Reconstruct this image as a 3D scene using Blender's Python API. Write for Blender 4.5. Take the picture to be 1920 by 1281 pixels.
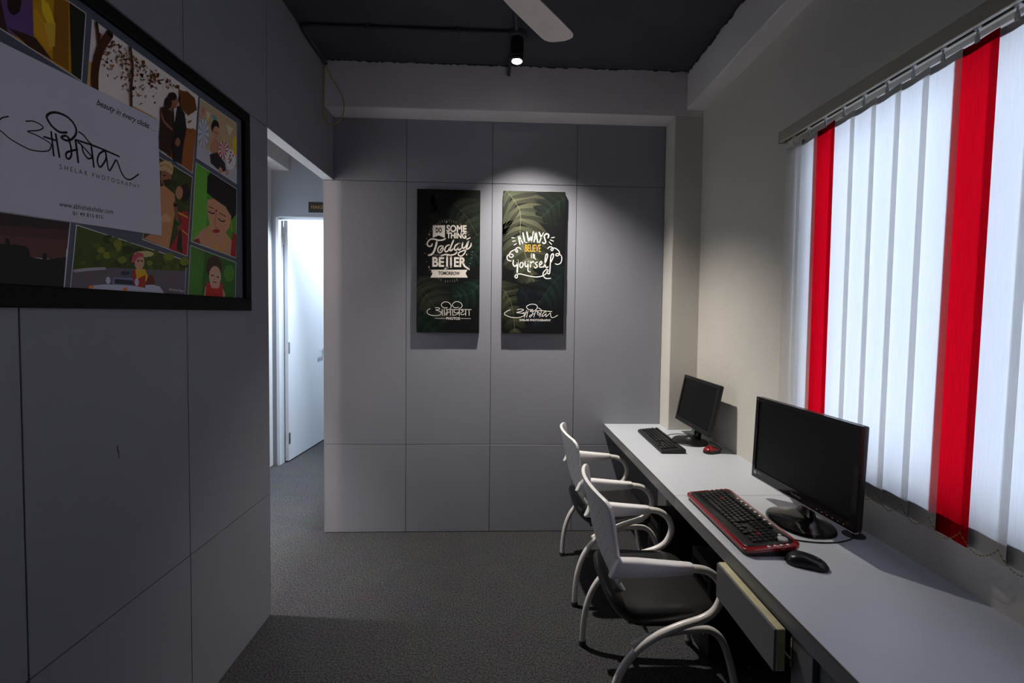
import bpy, bmesh, math, random
from mathutils import Vector, Matrix
from math import sin, cos, pi, radians as R
random.seed(7)
for o in list(bpy.data.objects): bpy.data.objects.remove(o, do_unlink=True)
S = bpy.context.scene
COL = S.collection

# ------------------------------------------------------------------ camera
cd = bpy.data.cameras.new('camera'); cam = bpy.data.objects.new('camera', cd); COL.objects.link(cam)
cd.sensor_width = 36.0; cd.lens = 16.0; cd.sensor_fit = 'HORIZONTAL'
cd.shift_x = -13.98/1920; cd.shift_y = -20.66/1920; cd.clip_start = .05
_rx, _ry, _rz = -.03593, -.01209, -.03819          # pitch, roll, yaw
cam.matrix_world = (Matrix.Translation((.0742, -3.0283, 1.4713)) @ Matrix.Rotation(_rz, 4, 'Z') @ Matrix.Rotation(pi/2+_rx, 4, 'X')
                    @ Matrix.Rotation(-_ry, 4, 'Z'))
S.camera = cam

# ------------------------------------------------------------------ sky, exposure
S.view_settings.view_transform = 'Standard'; S.view_settings.look = 'None'
S.view_settings.gamma = 1; S.view_settings.use_curve_mapping = False
S.view_settings.exposure = 0.0
w = bpy.data.worlds.new('overcast_sky'); S.world = w; w.use_nodes = True
bg = w.node_tree.nodes['Background']; bg.inputs[0].default_value = (.62, .75, 1, 1); bg.inputs[1].default_value = 5.5

# ------------------------------------------------------------------ helpers
def lin(c):
    r = []
    for v in c[:3]:
        v = v/255.; r.append(v/12.92 if v <= .04045 else ((v+.055)/1.055)**2.4)
    return r
MATS = {}
def mat(name, col, rough=.5, metal=0., spec=.5, bump=None, var=None, coat=0.):
    """plain procedural material; bump=(scale,strength,dist) noise relief, var=(scale,amount) tone variation"""
    if name in MATS: return MATS[name]
    m = bpy.data.materials.new(name); m.use_nodes = True; nt = m.node_tree; b = nt.nodes['Principled BSDF']
    c = lin(col); b.inputs['Base Color'].default_value = (*c, 1); b.inputs['Roughness'].default_value = rough
    b.inputs['Metallic'].default_value = metal; b.inputs['Specular IOR Level'].default_value = spec
    b.inputs['Coat Weight'].default_value = coat
    tc = nt.nodes.new('ShaderNodeTexCoord')
    if var:
        n = nt.nodes.new('ShaderNodeTexNoise'); n.inputs['Scale'].default_value = var[0]; n.inputs['Detail'].default_value = 6
        nt.links.new(tc.outputs['Object'], n.inputs['Vector'])
        cr = nt.nodes.new('ShaderNodeValToRGB'); e = cr.color_ramp.elements; a = var[1]
        e[0].position = .3; e[1].position = .7
        e[0].color = (*[v*(1-a) for v in c], 1); e[1].color = (*[min(1, v*(1+a)) for v in c], 1)
        nt.links.new(n.outputs['Fac'], cr.inputs['Fac']); nt.links.new(cr.outputs['Color'], b.inputs['Base Color'])
    if bump:
        n = nt.nodes.new('ShaderNodeTexNoise'); n.inputs['Scale'].default_value = bump[0]; n.inputs['Detail'].default_value = 5
        nt.links.new(tc.outputs['Object'], n.inputs['Vector'])
        bp = nt.nodes.new('ShaderNodeBump'); bp.inputs['Strength'].default_value = bump[1]; bp.inputs['Distance'].default_value = bump[2]
        nt.links.new(n.outputs['Fac'], bp.inputs['Height']); nt.links.new(bp.outputs['Normal'], b.inputs['Normal'])
    MATS[name] = m; return m
def emit_mat(name, col, strength):
    m = bpy.data.materials.new(name); m.use_nodes = True; b = m.node_tree.nodes['Principled BSDF']
    b.inputs['Base Color'].default_value = (*col, 1); b.inputs['Emission Color'].default_value = (*col, 1); b.inputs['Emission Strength'].default_value = strength
    return m

class MB:
    def __init__(s): s.v = []; s.f = []
    def add(s, vs, fs, M=None):
        n = len(s.v)
        s.v += [tuple(M @ Vector(p)) if M else tuple(p) for p in vs]
        s.f += [tuple(i+n for i in f) for f in fs]; return s
    def box(s, x0, x1, y0, y1, z0, z1, M=None):
        return s.add([(x0,y0,z0),(x1,y0,z0),(x1,y1,z0),(x0,y1,z0),(x0,y0,z1),(x1,y0,z1),(x1,y1,z1),(x0,y1,z1)],
              [(3,2,1,0),(4,5,6,7),(0,1,5,4),(1,2,6,5),(2,3,7,6),(3,0,4,7)], M)
    def rbox(s, x0, x1, y0, y1, z0, z1, r=.003, seg=2, M=None):
        bm = bmesh.new(); bmesh.ops.create_cube(bm, size=1)
        for v in bm.verts: v.co = ((x0+x1)/2+v.co.x*(x1-x0), (y0+y1)/2+v.co.y*(y1-y0), (z0+z1)/2+v.co.z*(z1-z0))
        bmesh.ops.bevel(bm, geom=bm.edges[:], offset=r, segments=seg, affect='EDGES', profile=.5)
        bm.verts.index_update()
        s.add([v.co[:] for v in bm.verts], [[v.index for v in f.verts] for f in bm.faces], M); bm.free(); return s
    def prism(s, pts, z0, z1, M=None):
        n = len(pts)
        return s.add([(x,y,z0) for x,y in pts]+[(x,y,z1) for x,y in pts],
              [tuple(range(n-1,-1,-1)), tuple(range(n,2*n))]+[(i,(i+1)%n,n+(i+1)%n,n+i) for i in range(n)], M)
    def tube(s, path, r, n=10, caps=True, M=None):
        P = [Vector(p) for p in path]; rr = r if isinstance(r, (list, tuple)) else [r]*len(P)
        T = [(P[min(i+1,len(P)-1)]-P[max(i-1,0)]).normalized() for i in range(len(P))]
        up = Vector((0,0,1)) if abs(T[0].z) < .9 else Vector((0,1,0))
        a = T[0].cross(up).normalized(); vs = []
        for i, p in enumerate(P):
            a = (a - T[i]*a.dot(T[i])).normalized(); b = T[i].cross(a)
            vs += [p+rr[i]*(cos(2*pi*k/n)*a+sin(2*pi*k/n)*b) for k in range(n)]
        fs = [(i*n+k, i*n+(k+1)%n, (i+1)*n+(k+1)%n, (i+1)*n+k) for i in range(len(P)-1) for k in range(n)]
        if caps: fs += [tuple(range(n-1,-1,-1)), tuple((len(P)-1)*n+k for k in range(n))]
        return s.add(vs, fs, M)
    def lathe(s, prof, n=24, M=None):
        vs = [(r*cos(2*pi*k/n), r*sin(2*pi*k/n), z) for r, z in prof for k in range(n)]
        fs = [(i*n+k, i*n+(k+1)%n, (i+1)*n+(k+1)%n, (i+1)*n+k) for i in range(len(prof)-1) for k in range(n)]
        fs += [tuple(range(n-1,-1,-1)), tuple((len(prof)-1)*n+k for k in range(n))]
        return s.add(vs, fs, M)
    def loft(s, rings, caps=True, M=None):
        n = len(rings[0]); vs = [p for r in rings for p in r]
        fs = [(i*n+k, i*n+(k+1)%n, (i+1)*n+(k+1)%n, (i+1)*n+k) for i in range(len(rings)-1) for k in range(n)]
        if caps: fs += [tuple(range(n-1,-1,-1)), tuple((len(rings)-1)*n+k for k in range(n))]
        return s.add(vs, fs, M)
    def ball(s, c, r, n=8, m=6, sx=1, sy=1, sz=1):
        vs = [(c[0]+r*sx*sin(pi*(i+.001)/m*.999)*cos(2*pi*k/n), c[1]+r*sy*sin(pi*(i+.001)/m*.999)*sin(2*pi*k/n), c[2]+r*sz*cos(pi*i/m)) for i in range(m+1) for k in range(n)]
        return s.add(vs, [(i*n+k, (i+1)*n+k, (i+1)*n+(k+1)%n, i*n+(k+1)%n) for i in range(m) for k in range(n)])
    def mesh(s, name, m, smooth=False, off=(0,0,0)):
        me = bpy.data.meshes.new(name); me.from_pydata([(x-off[0],y-off[1],z-off[2]) for x,y,z in s.v], [], s.f)
        bm = bmesh.new(); bm.from_mesh(me); bmesh.ops.recalc_face_normals(bm, faces=bm.faces[:]); bm.to_mesh(me); bm.free()
        if m: me.materials.append(m)
        if smooth:
            me.polygons.foreach_set('use_smooth', [True]*len(me.polygons))
            me.set_sharp_from_angle(angle=R(40))
        me.update(); return me
    def build(s, name, m, parent=None, smooth=False, world=False):
        off = tuple(parent.location) if (world and parent) else (0,0,0)
        return link(name, s.mesh(name, m, smooth, off), parent)
def link(name, me, parent=None, loc=(0,0,0), rz=0):
    o = bpy.data.objects.new(name, me); COL.objects.link(o); o.parent = parent; o.location = loc; o.rotation_euler = (0,0,rz); return o
def thing(name, label, cat, loc=(0,0,0), rz=0, group=None):
    o = link(name, None, None, loc, rz); o.empty_display_size = .05; return tag(o, label, cat, group)
def tag(o, label, cat, group=None, kind=None):
    o['label'] = label; o['category'] = cat
    if group: o['group'] = group
    if kind: o['kind'] = kind
    return o
def struct(o, label=None):
    o['kind'] = 'structure'
    if label: o['label'] = label
    return o
def spline(pts, n=8, closed=False):
    P = [Vector(p) for p in pts]; out = []
    if len(P) < 3: return P
    for i in range(len(P)-1):
        a, b, c, d = P[max(i-1,0)], P[i], P[i+1], P[min(i+2,len(P)-1)]
        for k in range(n):
            t = k/n; out.append(.5*((2*b)+(c-a)*t+(2*a-5*b+4*c-d)*t*t+(3*b-a-3*c+d)*t**3))
    out.append(P[-1]); return out
def text_tris(txt, shear=0., bold=0.):
    cu = bpy.data.curves.new('lettering', 'FONT'); cu.body = txt; cu.shear = shear; cu.offset = bold; cu.resolution_u = 4
    o = bpy.data.objects.new('lettering', cu); COL.objects.link(o)
    dg = bpy.context.evaluated_depsgraph_get(); e = o.evaluated_get(dg); me = e.to_mesh()
    vs = [(v.co.x, v.co.y) for v in me.vertices]; fs = [tuple(p.vertices) for p in me.polygons]
    e.to_mesh_clear(); bpy.data.objects.remove(o, do_unlink=True); bpy.data.curves.remove(cu)
    x0 = min(v[0] for v in vs); x1 = max(v[0] for v in vs); y0 = min(v[1] for v in vs); y1 = max(v[1] for v in vs)
    return [((x-x0)/(x1-x0), (y-y0)/(y1-y0)) for x, y in vs], fs

INK = None
def ink():
    global INK
    if INK is None:
        INK = mat('print_ink', (255,255,255), .42, spec=.35); nt = INK.node_tree
        a = nt.nodes.new('ShaderNodeAttribute'); a.attribute_name = 'ink'
        nt.links.new(a.outputs['Color'], nt.nodes['Principled BSDF'].inputs['Base Color'])
    return INK
class Print:
    """flat printed artwork: coloured shapes layered hair-thin on a plane (O + u*U + v*V), u,v in mm"""
    def __init__(s, O, U, V): s.O, s.U, s.V = Vector(O), Vector(U), Vector(V); s.N = s.U.cross(s.V); s.v = []; s.f = []; s.c = []; s.z = 0
    def layer(s): s.z += 1
    def _add(s, pts, faces, col):
        n = len(s.v); h = s.N*(s.z*.000012)
        s.v += [tuple(s.O+s.U*(p[0]*.001)+s.V*(p[1]*.001)+h) for p in pts]
        multi = isinstance(col[0], (list, tuple)); l = [lin(c) for c in col] if multi else lin(col)
        for f in faces: s.f.append(tuple(i+n for i in f)); s.c.append([l[i] for i in f] if multi else [l]*len(f))
    def poly(s, col, pts, up=True):
        if up: s.layer()
        s._add(pts, [tuple(range(len(pts)))], col)
    def ell(s, col, cx, cy, rx, ry, n=14): s.poly(col, [(cx+rx*cos(2*pi*k/n), cy+ry*sin(2*pi*k/n)) for k in range(n)])
    def stroke(s, col, pts, w, up=True, sm=5):
        if up: s.layer()
        P = [p.to_2d() if len(p) > 2 else p for p in spline([Vector((a,b,0)) for a,b in pts], sm)]
        P = [Vector((p[0],p[1])) for p in P]; L = []; Rr = []
        for i, p in enumerate(P):
            t = P[min(i+1,len(P)-1)]-P[max(i-1,0)]
            if t.length < 1e-6: t = Vector((1,0))
            t.normalize(); n = Vector((-t.y,t.x))*w/2
            L.append(p+n); Rr.append(p-n)
        m = len(P)
        s._add(L+Rr, [(i,m+i,m+i+1,i+1) for i in range(m-1)], col)
        for p in (P[0], P[-1]): s._add([(p.x+w/2*cos(2*pi*k/8), p.y+w/2*sin(2*pi*k/8)) for k in range(8)], [tuple(range(8))], col)
    def text(s, col, txt, a, b, c, shear=0., bold=0.):
        """baseline a->b, c above a gives the height"""
        s.layer(); vs, fs = text_tris(txt, shear, bold)
        s._add([(a[0]+x*(b[0]-a[0])+y*(c[0]-a[0]), a[1]+x*(b[1]-a[1])+y*(c[1]-a[1])) for x, y in vs], fs, col)
    def tbox(s, col, txt, bx, **k): s.text(col, txt, (bx[0],bx[1]), (bx[2],bx[1]), (bx[0],bx[3]), **k)
    def build(s, name, parent, base):
        me = bpy.data.meshes.new(name); me.from_pydata([tuple(Vector(p)-Vector(base)) for p in s.v], [], s.f)
        at = me.color_attributes.new('ink', 'FLOAT_COLOR', 'CORNER'); k = 0
        for p, c in zip(me.polygons, s.c):
            for q in c: at.data[k].color = (*q, 1); k += 1
        me.materials.append(ink()); me.update(); return link(name, me, parent)
# ------------------------------------------------------------------ materials
laminate = mat('grey_laminate', (140,142,151), .42, spec=.4, var=(1.3,.05), bump=(260,.05,.001))
groove = mat('panel_core', (40,40,44), .8)
plaster = mat('cream_plaster', (205,201,194), .85, spec=.2, var=(2.5,.04), bump=(55,.35,.004))
beam_m = mat('white_plaster', (222,218,218), .85, spec=.2, var=(3,.05), bump=(45,.35,.004))
dark_ceiling = mat('charcoal_ceiling_paint', (72,72,79), .8, spec=.25, var=(2,.15), bump=(40,.3,.003))
white_wall = mat('white_wall_paint', (225,228,232), .8, spec=.2, bump=(60,.2,.003))
blue_wall = mat('blue_grey_paint', (132,140,152), .7, spec=.25)
door_paint = mat('pale_door_laminate', (196,204,214), .5)
top_lam = mat('worktop_laminate', (193,198,206), .36, spec=.45, var=(2.2,.04), bump=(300,.05,.0008))
edge_lam = mat('edge_band_laminate', (118,119,122), .35, spec=.5)
cream_mdf = mat('raw_cream_board', (216,208,170), .8, var=(30,.12), bump=(80,.4,.003))
black_pl = mat('black_plastic', (14,14,15), .42)
black_gloss = mat('black_gloss_plastic', (10,10,11), .12)
dark_frame = mat('dark_wood_frame', (13,10,10), .6, spec=.2, var=(25,.3))
steel = mat('steel', (170,168,165), .3, metal=1.)
chrome = mat('chrome', (220,220,222), .12, metal=1.)
white_pl = mat('white_painted_metal', (230,226,222), .28, coat=.3, var=(6,.03))
white_shell = mat('white_chair_plastic', (232,230,230), .38)
leather = mat('black_leatherette', (38,38,39), .33, spec=.5, bump=(420,.18,.001))
rubber = mat('grey_rubber', (70,68,64), .8)
red_gl = mat('red_gloss_plastic', (128,8,16), .18, coat=.5)
red_pl = mat('red_plastic', (105,18,20), .4)
cable_m = mat('black_cable', (14,14,15), .5)

# ------------------------------------------------------------------ the setting
ZC = 3.01
XL, XR, XLO = -1.03, 1.332, -1.095
m_carpet = mat('grey_carpet', (64,64,66), .95, spec=.1)
nt = m_carpet.node_tree; b = nt.nodes['Principled BSDF']; tc = nt.nodes.new('ShaderNodeTexCoord')
n1 = nt.nodes.new('ShaderNodeTexNoise'); n1.inputs['Scale'].default_value = 130; n1.inputs['Detail'].default_value = 4; n1.inputs['Roughness'].default_value = .75
n2 = nt.nodes.new('ShaderNodeTexNoise'); n2.inputs['Scale'].default_value = 9; n2.inputs['Detail'].default_value = 4
cr = nt.nodes.new('ShaderNodeValToRGB'); e = cr.color_ramp.elements
e[0].position = .34; e[0].color = (*lin((22,22,24)), 1); e[1].position = .66; e[1].color = (*lin((98,98,101)), 1)
mx = nt.nodes.new('ShaderNodeMix'); mx.data_type = 'RGBA'; mx.blend_type = 'MULTIPLY'; mx.inputs[0].default_value = .35
nt.links.new(tc.outputs['Object'], n1.inputs['Vector']); nt.links.new(tc.outputs['Object'], n2.inputs['Vector'])
nt.links.new(n1.outputs['Fac'], cr.inputs['Fac']); nt.links.new(cr.outputs['Color'], mx.inputs[6]); nt.links.new(n2.outputs['Color'], mx.inputs[7])
nt.links.new(mx.outputs[2], b.inputs['Base Color'])
bp = nt.nodes.new('ShaderNodeBump'); bp.inputs['Strength'].default_value = .8; bp.inputs['Distance'].default_value = .004
nt.links.new(n1.outputs['Fac'], bp.inputs['Height']); nt.links.new(bp.outputs['Normal'], b.inputs['Normal'])
struct(MB().box(-2.3,1.6,-3.9,3.8,-.06,0).build('floor', m_carpet))
struct(MB().box(-2.3,1.6,-3.9,3.8,ZC,ZC+.1).build('ceiling', dark_ceiling))

def panels(wall, rects, place, t=.004, gap=.0016):
    """laminate boards laid on a wall with open joints; place maps (a,b,c,d)->box limits"""
    for a0, a1, z0, z1 in rects:
        x0,x1,y0,y1 = place(a0+gap, a1-gap)
        MB().rbox(x0,x1,y0,y1,z0+gap,z1-gap,.0008,1).build('panel', laminate, wall)
# left partition and the lintel over the passage
m = MB().box(XLO+.004,XL-.004,-3.8,-.834,0,ZC).box(XLO+.004,XL-.004,-.834,0,2.33,ZC)
wl = struct(m.build('wall_left', groove))
ys = [-.8325-.5558*k for k in range(6)]; ys[-1] = -3.8
rows = [(0.002,.595),(.595,2.326),(2.326,ZC)]
panels(wl, [(ys[i+1],ys[i],z0,z1) for i in range(5) for z0,z1 in rows]+[(-.8325,-.002,2.326,ZC)], lambda a,b: (XL-.004,XL,a,b))
MB().box(XLO,XLO+.004,-3.8,-.834,.002,ZC).box(XLO,XLO+.004,-.834,0,2.33,ZC).build('rear_lining', white_wall, wl)
MB().box(XLO,XL,-.834,-.8305,.002,2.327).build('end_lining', laminate, wl)
MB().box(XLO,XL,-.8305,-.001,2.3265,2.330).build('lintel_lining', white_wall, wl)
sc = Print((XL+.0004,-1.687,1.066),(0,1,0),(0,0,1)); sc.poly((92,70,52),[(-2,14),(3,12),(2,2),(6,-6),(5,-26),(2,-26),(1,-8),(-3,0)]); sc.build('scuff_mark', wl, (0,0,0))
# back partition
wb = struct(MB().box(XLO+.003,XR,.004,.07,0,ZC).build('wall_back', groove))
xs = [XLO,-.5587,0,.5587,1.1495]
panels(wb, [(xs[i],xs[i+1],z0,z1) for i in range(4) for z0,z1 in ((.002,.595),(.595,2.3265),(2.3265,2.728))], lambda a,b: (a,b,0,.004))
MB().box(XLO,XLO+.003,0,.07,.002,2.33).build('end_lining', laminate, wb)
MB().box(XLO,XR,.07,.073,.002,ZC).build('rear_lining', white_wall, wb)
# column and beams
def rough_box(x0,x1,y0,y1,z0,z1):  # plastered, slightly uneven arrises
    return MB().rbox(x0,x1,y0,y1,z0,z1,.006,2)
struct(rough_box(1.150,XR+.01,-.152,.02,0,2.735).build('column_corner', plaster))
struct(rough_box(XL-.0,XR+.01,-.152,.02,2.728,ZC+.01).build('beam_back', beam_m))
struct(rough_box(1.224,XR+.01,-3.8,-.148,2.770,ZC+.01).build('beam_right', beam_m))
# uneven brushed edge where the dark ceiling paint laps over the beams
pm = MB(); n = 150
for i in range(n):
    a, c = -1.02+2.24*i/n, -1.02+2.24*(i+1)/n
    if i == 0: h0 = .008
    h1 = max(.002, .007+random.uniform(-.005,.006)); pm.add([(a,-.1535,ZC),(c,-.1535,ZC),(c,-.1535,ZC-h1),(a,-.1535,ZC-h0)], [(0,1,2,3)]); h0 = h1
for i in range(180):
    a, c = -.155-2.6*i/180, -.155-2.6*(i+1)/180
    if i == 0: h0 = .014
    h1 = max(.004, .016+random.uniform(-.008,.008)); pm.add([(1.2225,a,ZC),(1.2225,c,ZC),(1.2225,c,ZC-h1),(1.2225,a,ZC-h0)], [(0,1,2,3)]); h0 = h1
struct(pm.build('trim_1', dark_ceiling), 'brushed overlap of charcoal ceiling paint along the beam tops')
# right wall with window opening
WY0, WY1, WZ0, WZ1 = -3.32, -1.235, .946, 2.218
m = MB().box(XR,XR+.22,-3.9,WY0,0,ZC).box(XR,XR+.22,WY1,3.8,0,ZC).box(XR,XR+.22,WY0,WY1,0,WZ0).box(XR,XR+.22,WY0,WY1,WZ1,ZC)
struct(m.build('wall_right', plaster))
struct(MB().box(-2.3,XR+.22,-3.9,-3.8,0,ZC).build('wall_front', laminate))
struct(MB().box(-2.3,-2.1,-3.9,3.8,0,ZC).build('wall_corridor', white_wall))
struct(MB().box(-2.3,XR+.22,3.7,3.8,0,ZC).build('wall_far', white_wall))
struct(rough_box(-2.105,-1.93,-.9,1.365,2.788,ZC+.01).build('beam_corridor', beam_m))
# corridor end wall with doorway
m = MB().box(-2.1,-2.056,1.36,1.44,0,ZC).box(-1.17,XR,1.36,1.44,0,ZC).box(-2.056,-1.17,1.36,1.44,2.352,ZC)
struct(m.build('wall_corridor_end', blue_wall))
d = struct(MB().box(-2.056,-2.030,1.350,1.445,0,2.352).box(-1.196,-1.17,1.350,1.445,0,2.352).box(-2.030,-1.196,1.350,1.445,2.350,2.360).build('door_1', door_paint), 'pale door standing open at the end of the corridor')
DM = Matrix.Translation((-2.026,1.448,0)) @ Matrix.Rotation(R(87),4,'Z')
MB().rbox(0,.815,-.036,0,.012,2.342,.002,1,DM).build('leaf', door_paint, d)
for z in (.232,1.117,2.161):
    h = MB().box(.0,.030,-.0375,-.034,z-.055,z+.055,DM).build('hinge', steel, d)
    hk = MB()
    for k in range(5): hk.tube([(-2.028,1.447,z-.055+k*.022),(-2.028,1.447,z-.035+k*.022)], .0065, 8)
    hk.build('knuckle', steel, h)
MB().lathe([(.026,0),(.026,.006),(.012,.008),(.012,.045)],14,DM@Matrix.Translation((.755,-.036,1.04))@Matrix.Rotation(R(90),4,'X')).rbox(.64,.768,-.090,-.074,1.03,1.05,.005,2,DM).build('handle', chrome, d)
# window: frame, mullion, panes
win = struct(MB().box(XR+.10,XR+.15,WY0,WY0+.04,WZ0,WZ1).box(XR+.10,XR+.15,WY1-.04,WY1,WZ0,WZ1).box(XR+.10,XR+.15,WY0+.04,WY1-.04,WZ0,WZ0+.04).box(XR+.10,XR+.15,WY0+.04,WY1-.04,WZ1-.04,WZ1).build('window_1', mat('white_window_frame',(215,216,218),.4)), 'daylit window behind the vertical blind')
for y in (-1.94,-2.62): MB().box(XR+.105,XR+.145,y-.015,y+.015,WZ0+.04,WZ1-.04).build('mullion', MATS['white_window_frame'], win)
gm = bpy.data.materials.new('window_glass'); gm.use_nodes = True; nt = gm.node_tree; nt.nodes.clear()
o_ = nt.nodes.new('ShaderNodeOutputMaterial'); tr = nt.nodes.new('ShaderNodeBsdfTransparent'); gl = nt.nodes.new('ShaderNodeBsdfGlossy'); gl.inputs['Roughness'].default_value = .02
fr = nt.nodes.new('ShaderNodeFresnel'); fr.inputs['IOR'].default_value = 1.5; mxs = nt.nodes.new('ShaderNodeMixShader')
nt.links.new(fr.outputs[0], mxs.inputs[0]); nt.links.new(tr.outputs[0], mxs.inputs[1]); nt.links.new(gl.outputs[0], mxs.inputs[2]); nt.links.new(mxs.outputs[0], o_.inputs[0])
for a, c in ((WY0+.04,-2.635),(-2.605,-1.955),(-1.925,WY1-.04)): MB().box(XR+.122,XR+.126,a,c,WZ0+.04,WZ1-.04).build('pane', gm, win)

# ------------------------------------------------------------------ lamps
def lamp(name, kind, loc, power, col, **k):
    l = bpy.data.lights.new(name, kind); l.energy = power; l.color = col
    aim = k.pop('aim', None); par = k.pop('parent', None)
    for a, v in k.items(): setattr(l, a, v)
    o = bpy.data.objects.new(name, l); COL.objects.link(o)
    o.location = loc
    if aim: o.rotation_euler = (Vector(aim)-Vector(loc)).to_track_quat('-Z','Y').to_euler()
    if par: o.parent = par; o.location = Vector(loc)-par.location
    return o
LX, LY = .14, -.478
def spot_fixture():
    t = thing('ceiling_spotlight', 'black cylindrical ceiling spotlight with its lamp switched on', 'spotlight', (LX,LY,ZC))
    MB().lathe([(.052,-.026),(.052,0)],20).build('junction_box', dark_ceiling, t, True)
    body = [(.026,-.026),(.034,-.032),(.036,-.04),(.036,-.128),(.034,-.130),(.033,-.124),(.032,-.07),(.0,-.068)]
    MB().lathe(body,24).build('housing', black_pl, t, True)
    MB().lathe([(.012,-.072),(.024,-.10),(.0315,-.146),(.033,-.150),(.0315,-.152)],24).build('reflector', chrome, t, True)
    MB().lathe([(.0,-.152),(.012,-.158),(.026,-.154),(.031,-.150),(.0,-.149)][:4],24).build('bulb', emit_mat('lit_bulb',(1,.95,.88),14), t, True)
    lamp('spot_beam','SPOT',(LX,LY,ZC-.172),SPOT_W,(1,.93,.84),aim=(LX+.34,LY+.14,0),parent=t,spot_size=R(95),spot_blend=1.0,shadow_soft_size=.022)
SPOT_W = 234
spot_fixture()
def downlight(loc, power, col, label, size=.14, cone=None, aim=None):
    t = thing('ceiling_downlight', label, 'ceiling light', (loc[0],loc[1],ZC))
    z = loc[2]-ZC
    MB().tube([(0,0,0),(0,0,z+.03)],.012).build('stem', white_pl, t, True)
    MB().lathe([(.03,z+.05),(size/2+.02,z+.03),(size/2+.02,z+.006),(size/2+.012,z+.004)],24).build('rim', white_pl, t, True)
    MB().lathe([(size/2+.01,z+.006),(size/2,z+.002),(.01,z)],24).build('diffuser', emit_mat('diffuser_light',col,4), t, True)
    if cone: lamp('downlight_beam','SPOT',(loc[0],loc[1],loc[2]-.006),power,col,aim=aim or (loc[0],loc[1],0),parent=t,spot_size=R(cone),spot_blend=.6,shadow_soft_size=size*.3)
    else: lamp('downlight_glow','POINT',(loc[0],loc[1],loc[2]-size*.35),power,col,parent=t,shadow_soft_size=size*.3)
downlight((-1.13,1.10,2.86), 400, (.84,.92,1), 'round corridor wall washer near the far door', .09, 74, (-2.12,.64,1.35))
downlight((-1.93,-.745,2.55), 265, (1,.96,.92), 'round corridor downlight facing the passage opening', .09, 70)
downlight((-1.32,-2.70,2.30), 66, (1,.80,.66), 'round warm corridor ceiling light behind the grey panelled partition', .22)
downlight((-1.15,2.45,2.75), 160, (.78,.89,1), 'round bright ceiling light in the room beyond the open door', .3)
# ------------------------------------------------------------------ worktop and its supports
ZD = .737
def fx(y): return .768-.0152*y                      # front edge of the worktop is a touch out of square
# worktop in two boards with a joint; the nearer board has a cable hole
def board(parent, y0, y1, hole=None):
    z0, z1 = ZD-.018, ZD
    if not hole:
        return MB().prism([(fx(y0),y0),(XR,y0),(XR,y1),(fx(y1),y1)],z0,z1).build('top_board', top_lam, parent, world=True)
    hx, hy, hr = hole; n = 24; x0, x1 = fx(y0)-.0, XR
    ring = [(hx+hr*cos(2*pi*k/n), hy+hr*sin(2*pi*k/n)) for k in range(n)]
    # outer loop sampled in the same angular order
    outer = []
    for k in range(n):
        a = 2*pi*k/n; dx, dy = cos(a), sin(a); t = 1e9
        if dx > 1e-6: t = min(t, (XR-hx)/dx)
        if dx < -1e-6: t = min(t, (hx-fx(hy)*1.0)/(-dx))
        if dy > 1e-6: t = min(t, (y1-hy)/dy)
        if dy < -1e-6: t = min(t, (y0-hy)/dy)
        outer.append([hx+t*dx, hy+t*dy])
    for c in ((fx(hy),y0),(XR,y0),(XR,y1),(fx(hy),y1)):   # snap the nearest samples to the corners
        outer[min(range(n), key=lambda k: abs(math.atan2(sin(2*pi*k/n-math.atan2(c[1]-hy,c[0]-hx)), cos(2*pi*k/n-math.atan2(c[1]-hy,c[0]-hx)))))] = list(c)
    outer = [(fx(y) if abs(x-fx(hy)) < 1e-5 else x, y) for x, y in outer]
    vs = [(x,y,z1) for x,y in ring]+[(x,y,z1) for x,y in outer]+[(x,y,z0) for x,y in ring]+[(x,y,z0) for x,y in outer]
    fs = []
    for k in range(n):
        j = (k+1)%n
        fs += [(k,n+k,n+j,j),(2*n+k,2*n+j,3*n+j,3*n+k),(k,j,2*n+j,2*n+k),(n+k,3*n+k,3*n+j,n+j)]
    return MB().add(vs, fs).build('top_board', top_lam, parent, world=True)
wt = thing('worktop', 'long pale grey worktop running along the window wall', 'worktop', (1.05,-1.4,ZD))
# leave out the footprint of the corner column
MB().prism([(fx(-1.216),-1.216),(XR,-1.216),(XR,-.154),(1.148,-.154),(1.148,-.001),(fx(0),-.001)],ZD-.018,ZD).build('top_board', top_lam, wt, world=True)
board(wt, -3.3, -1.2185, (1.272,-1.556,.030))
for y0, y1 in ((-1.216,-.001),(-3.3,-1.2185)):
    MB().prism([(fx(y0)-.0022,y0),(fx(y0)+.018,y0),(fx(y1)+.018,y1),(fx(y1)-.0022,y1)],ZD-.046,ZD-.0025).build('front_lipping', edge_lam, wt, world=True)
    MB().prism([(fx(y0)-.003,y0),(fx(y0)+.0006,y0),(fx(y1)+.0006,y1),(fx(y1)-.003,y1)],ZD-.0025,ZD+.0004).build('edge_band', mat('edge_band_brown',(96,88,80),.5), wt, world=True)
MB().lathe([(.030,ZD-.03),(.030,ZD+.001),(.0345,ZD+.001),(.0345,ZD+.0002)][::-1],24,Matrix.Translation((1.272,-1.556,0))).build('cable_grommet', black_pl, wt, True, world=True)

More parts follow.
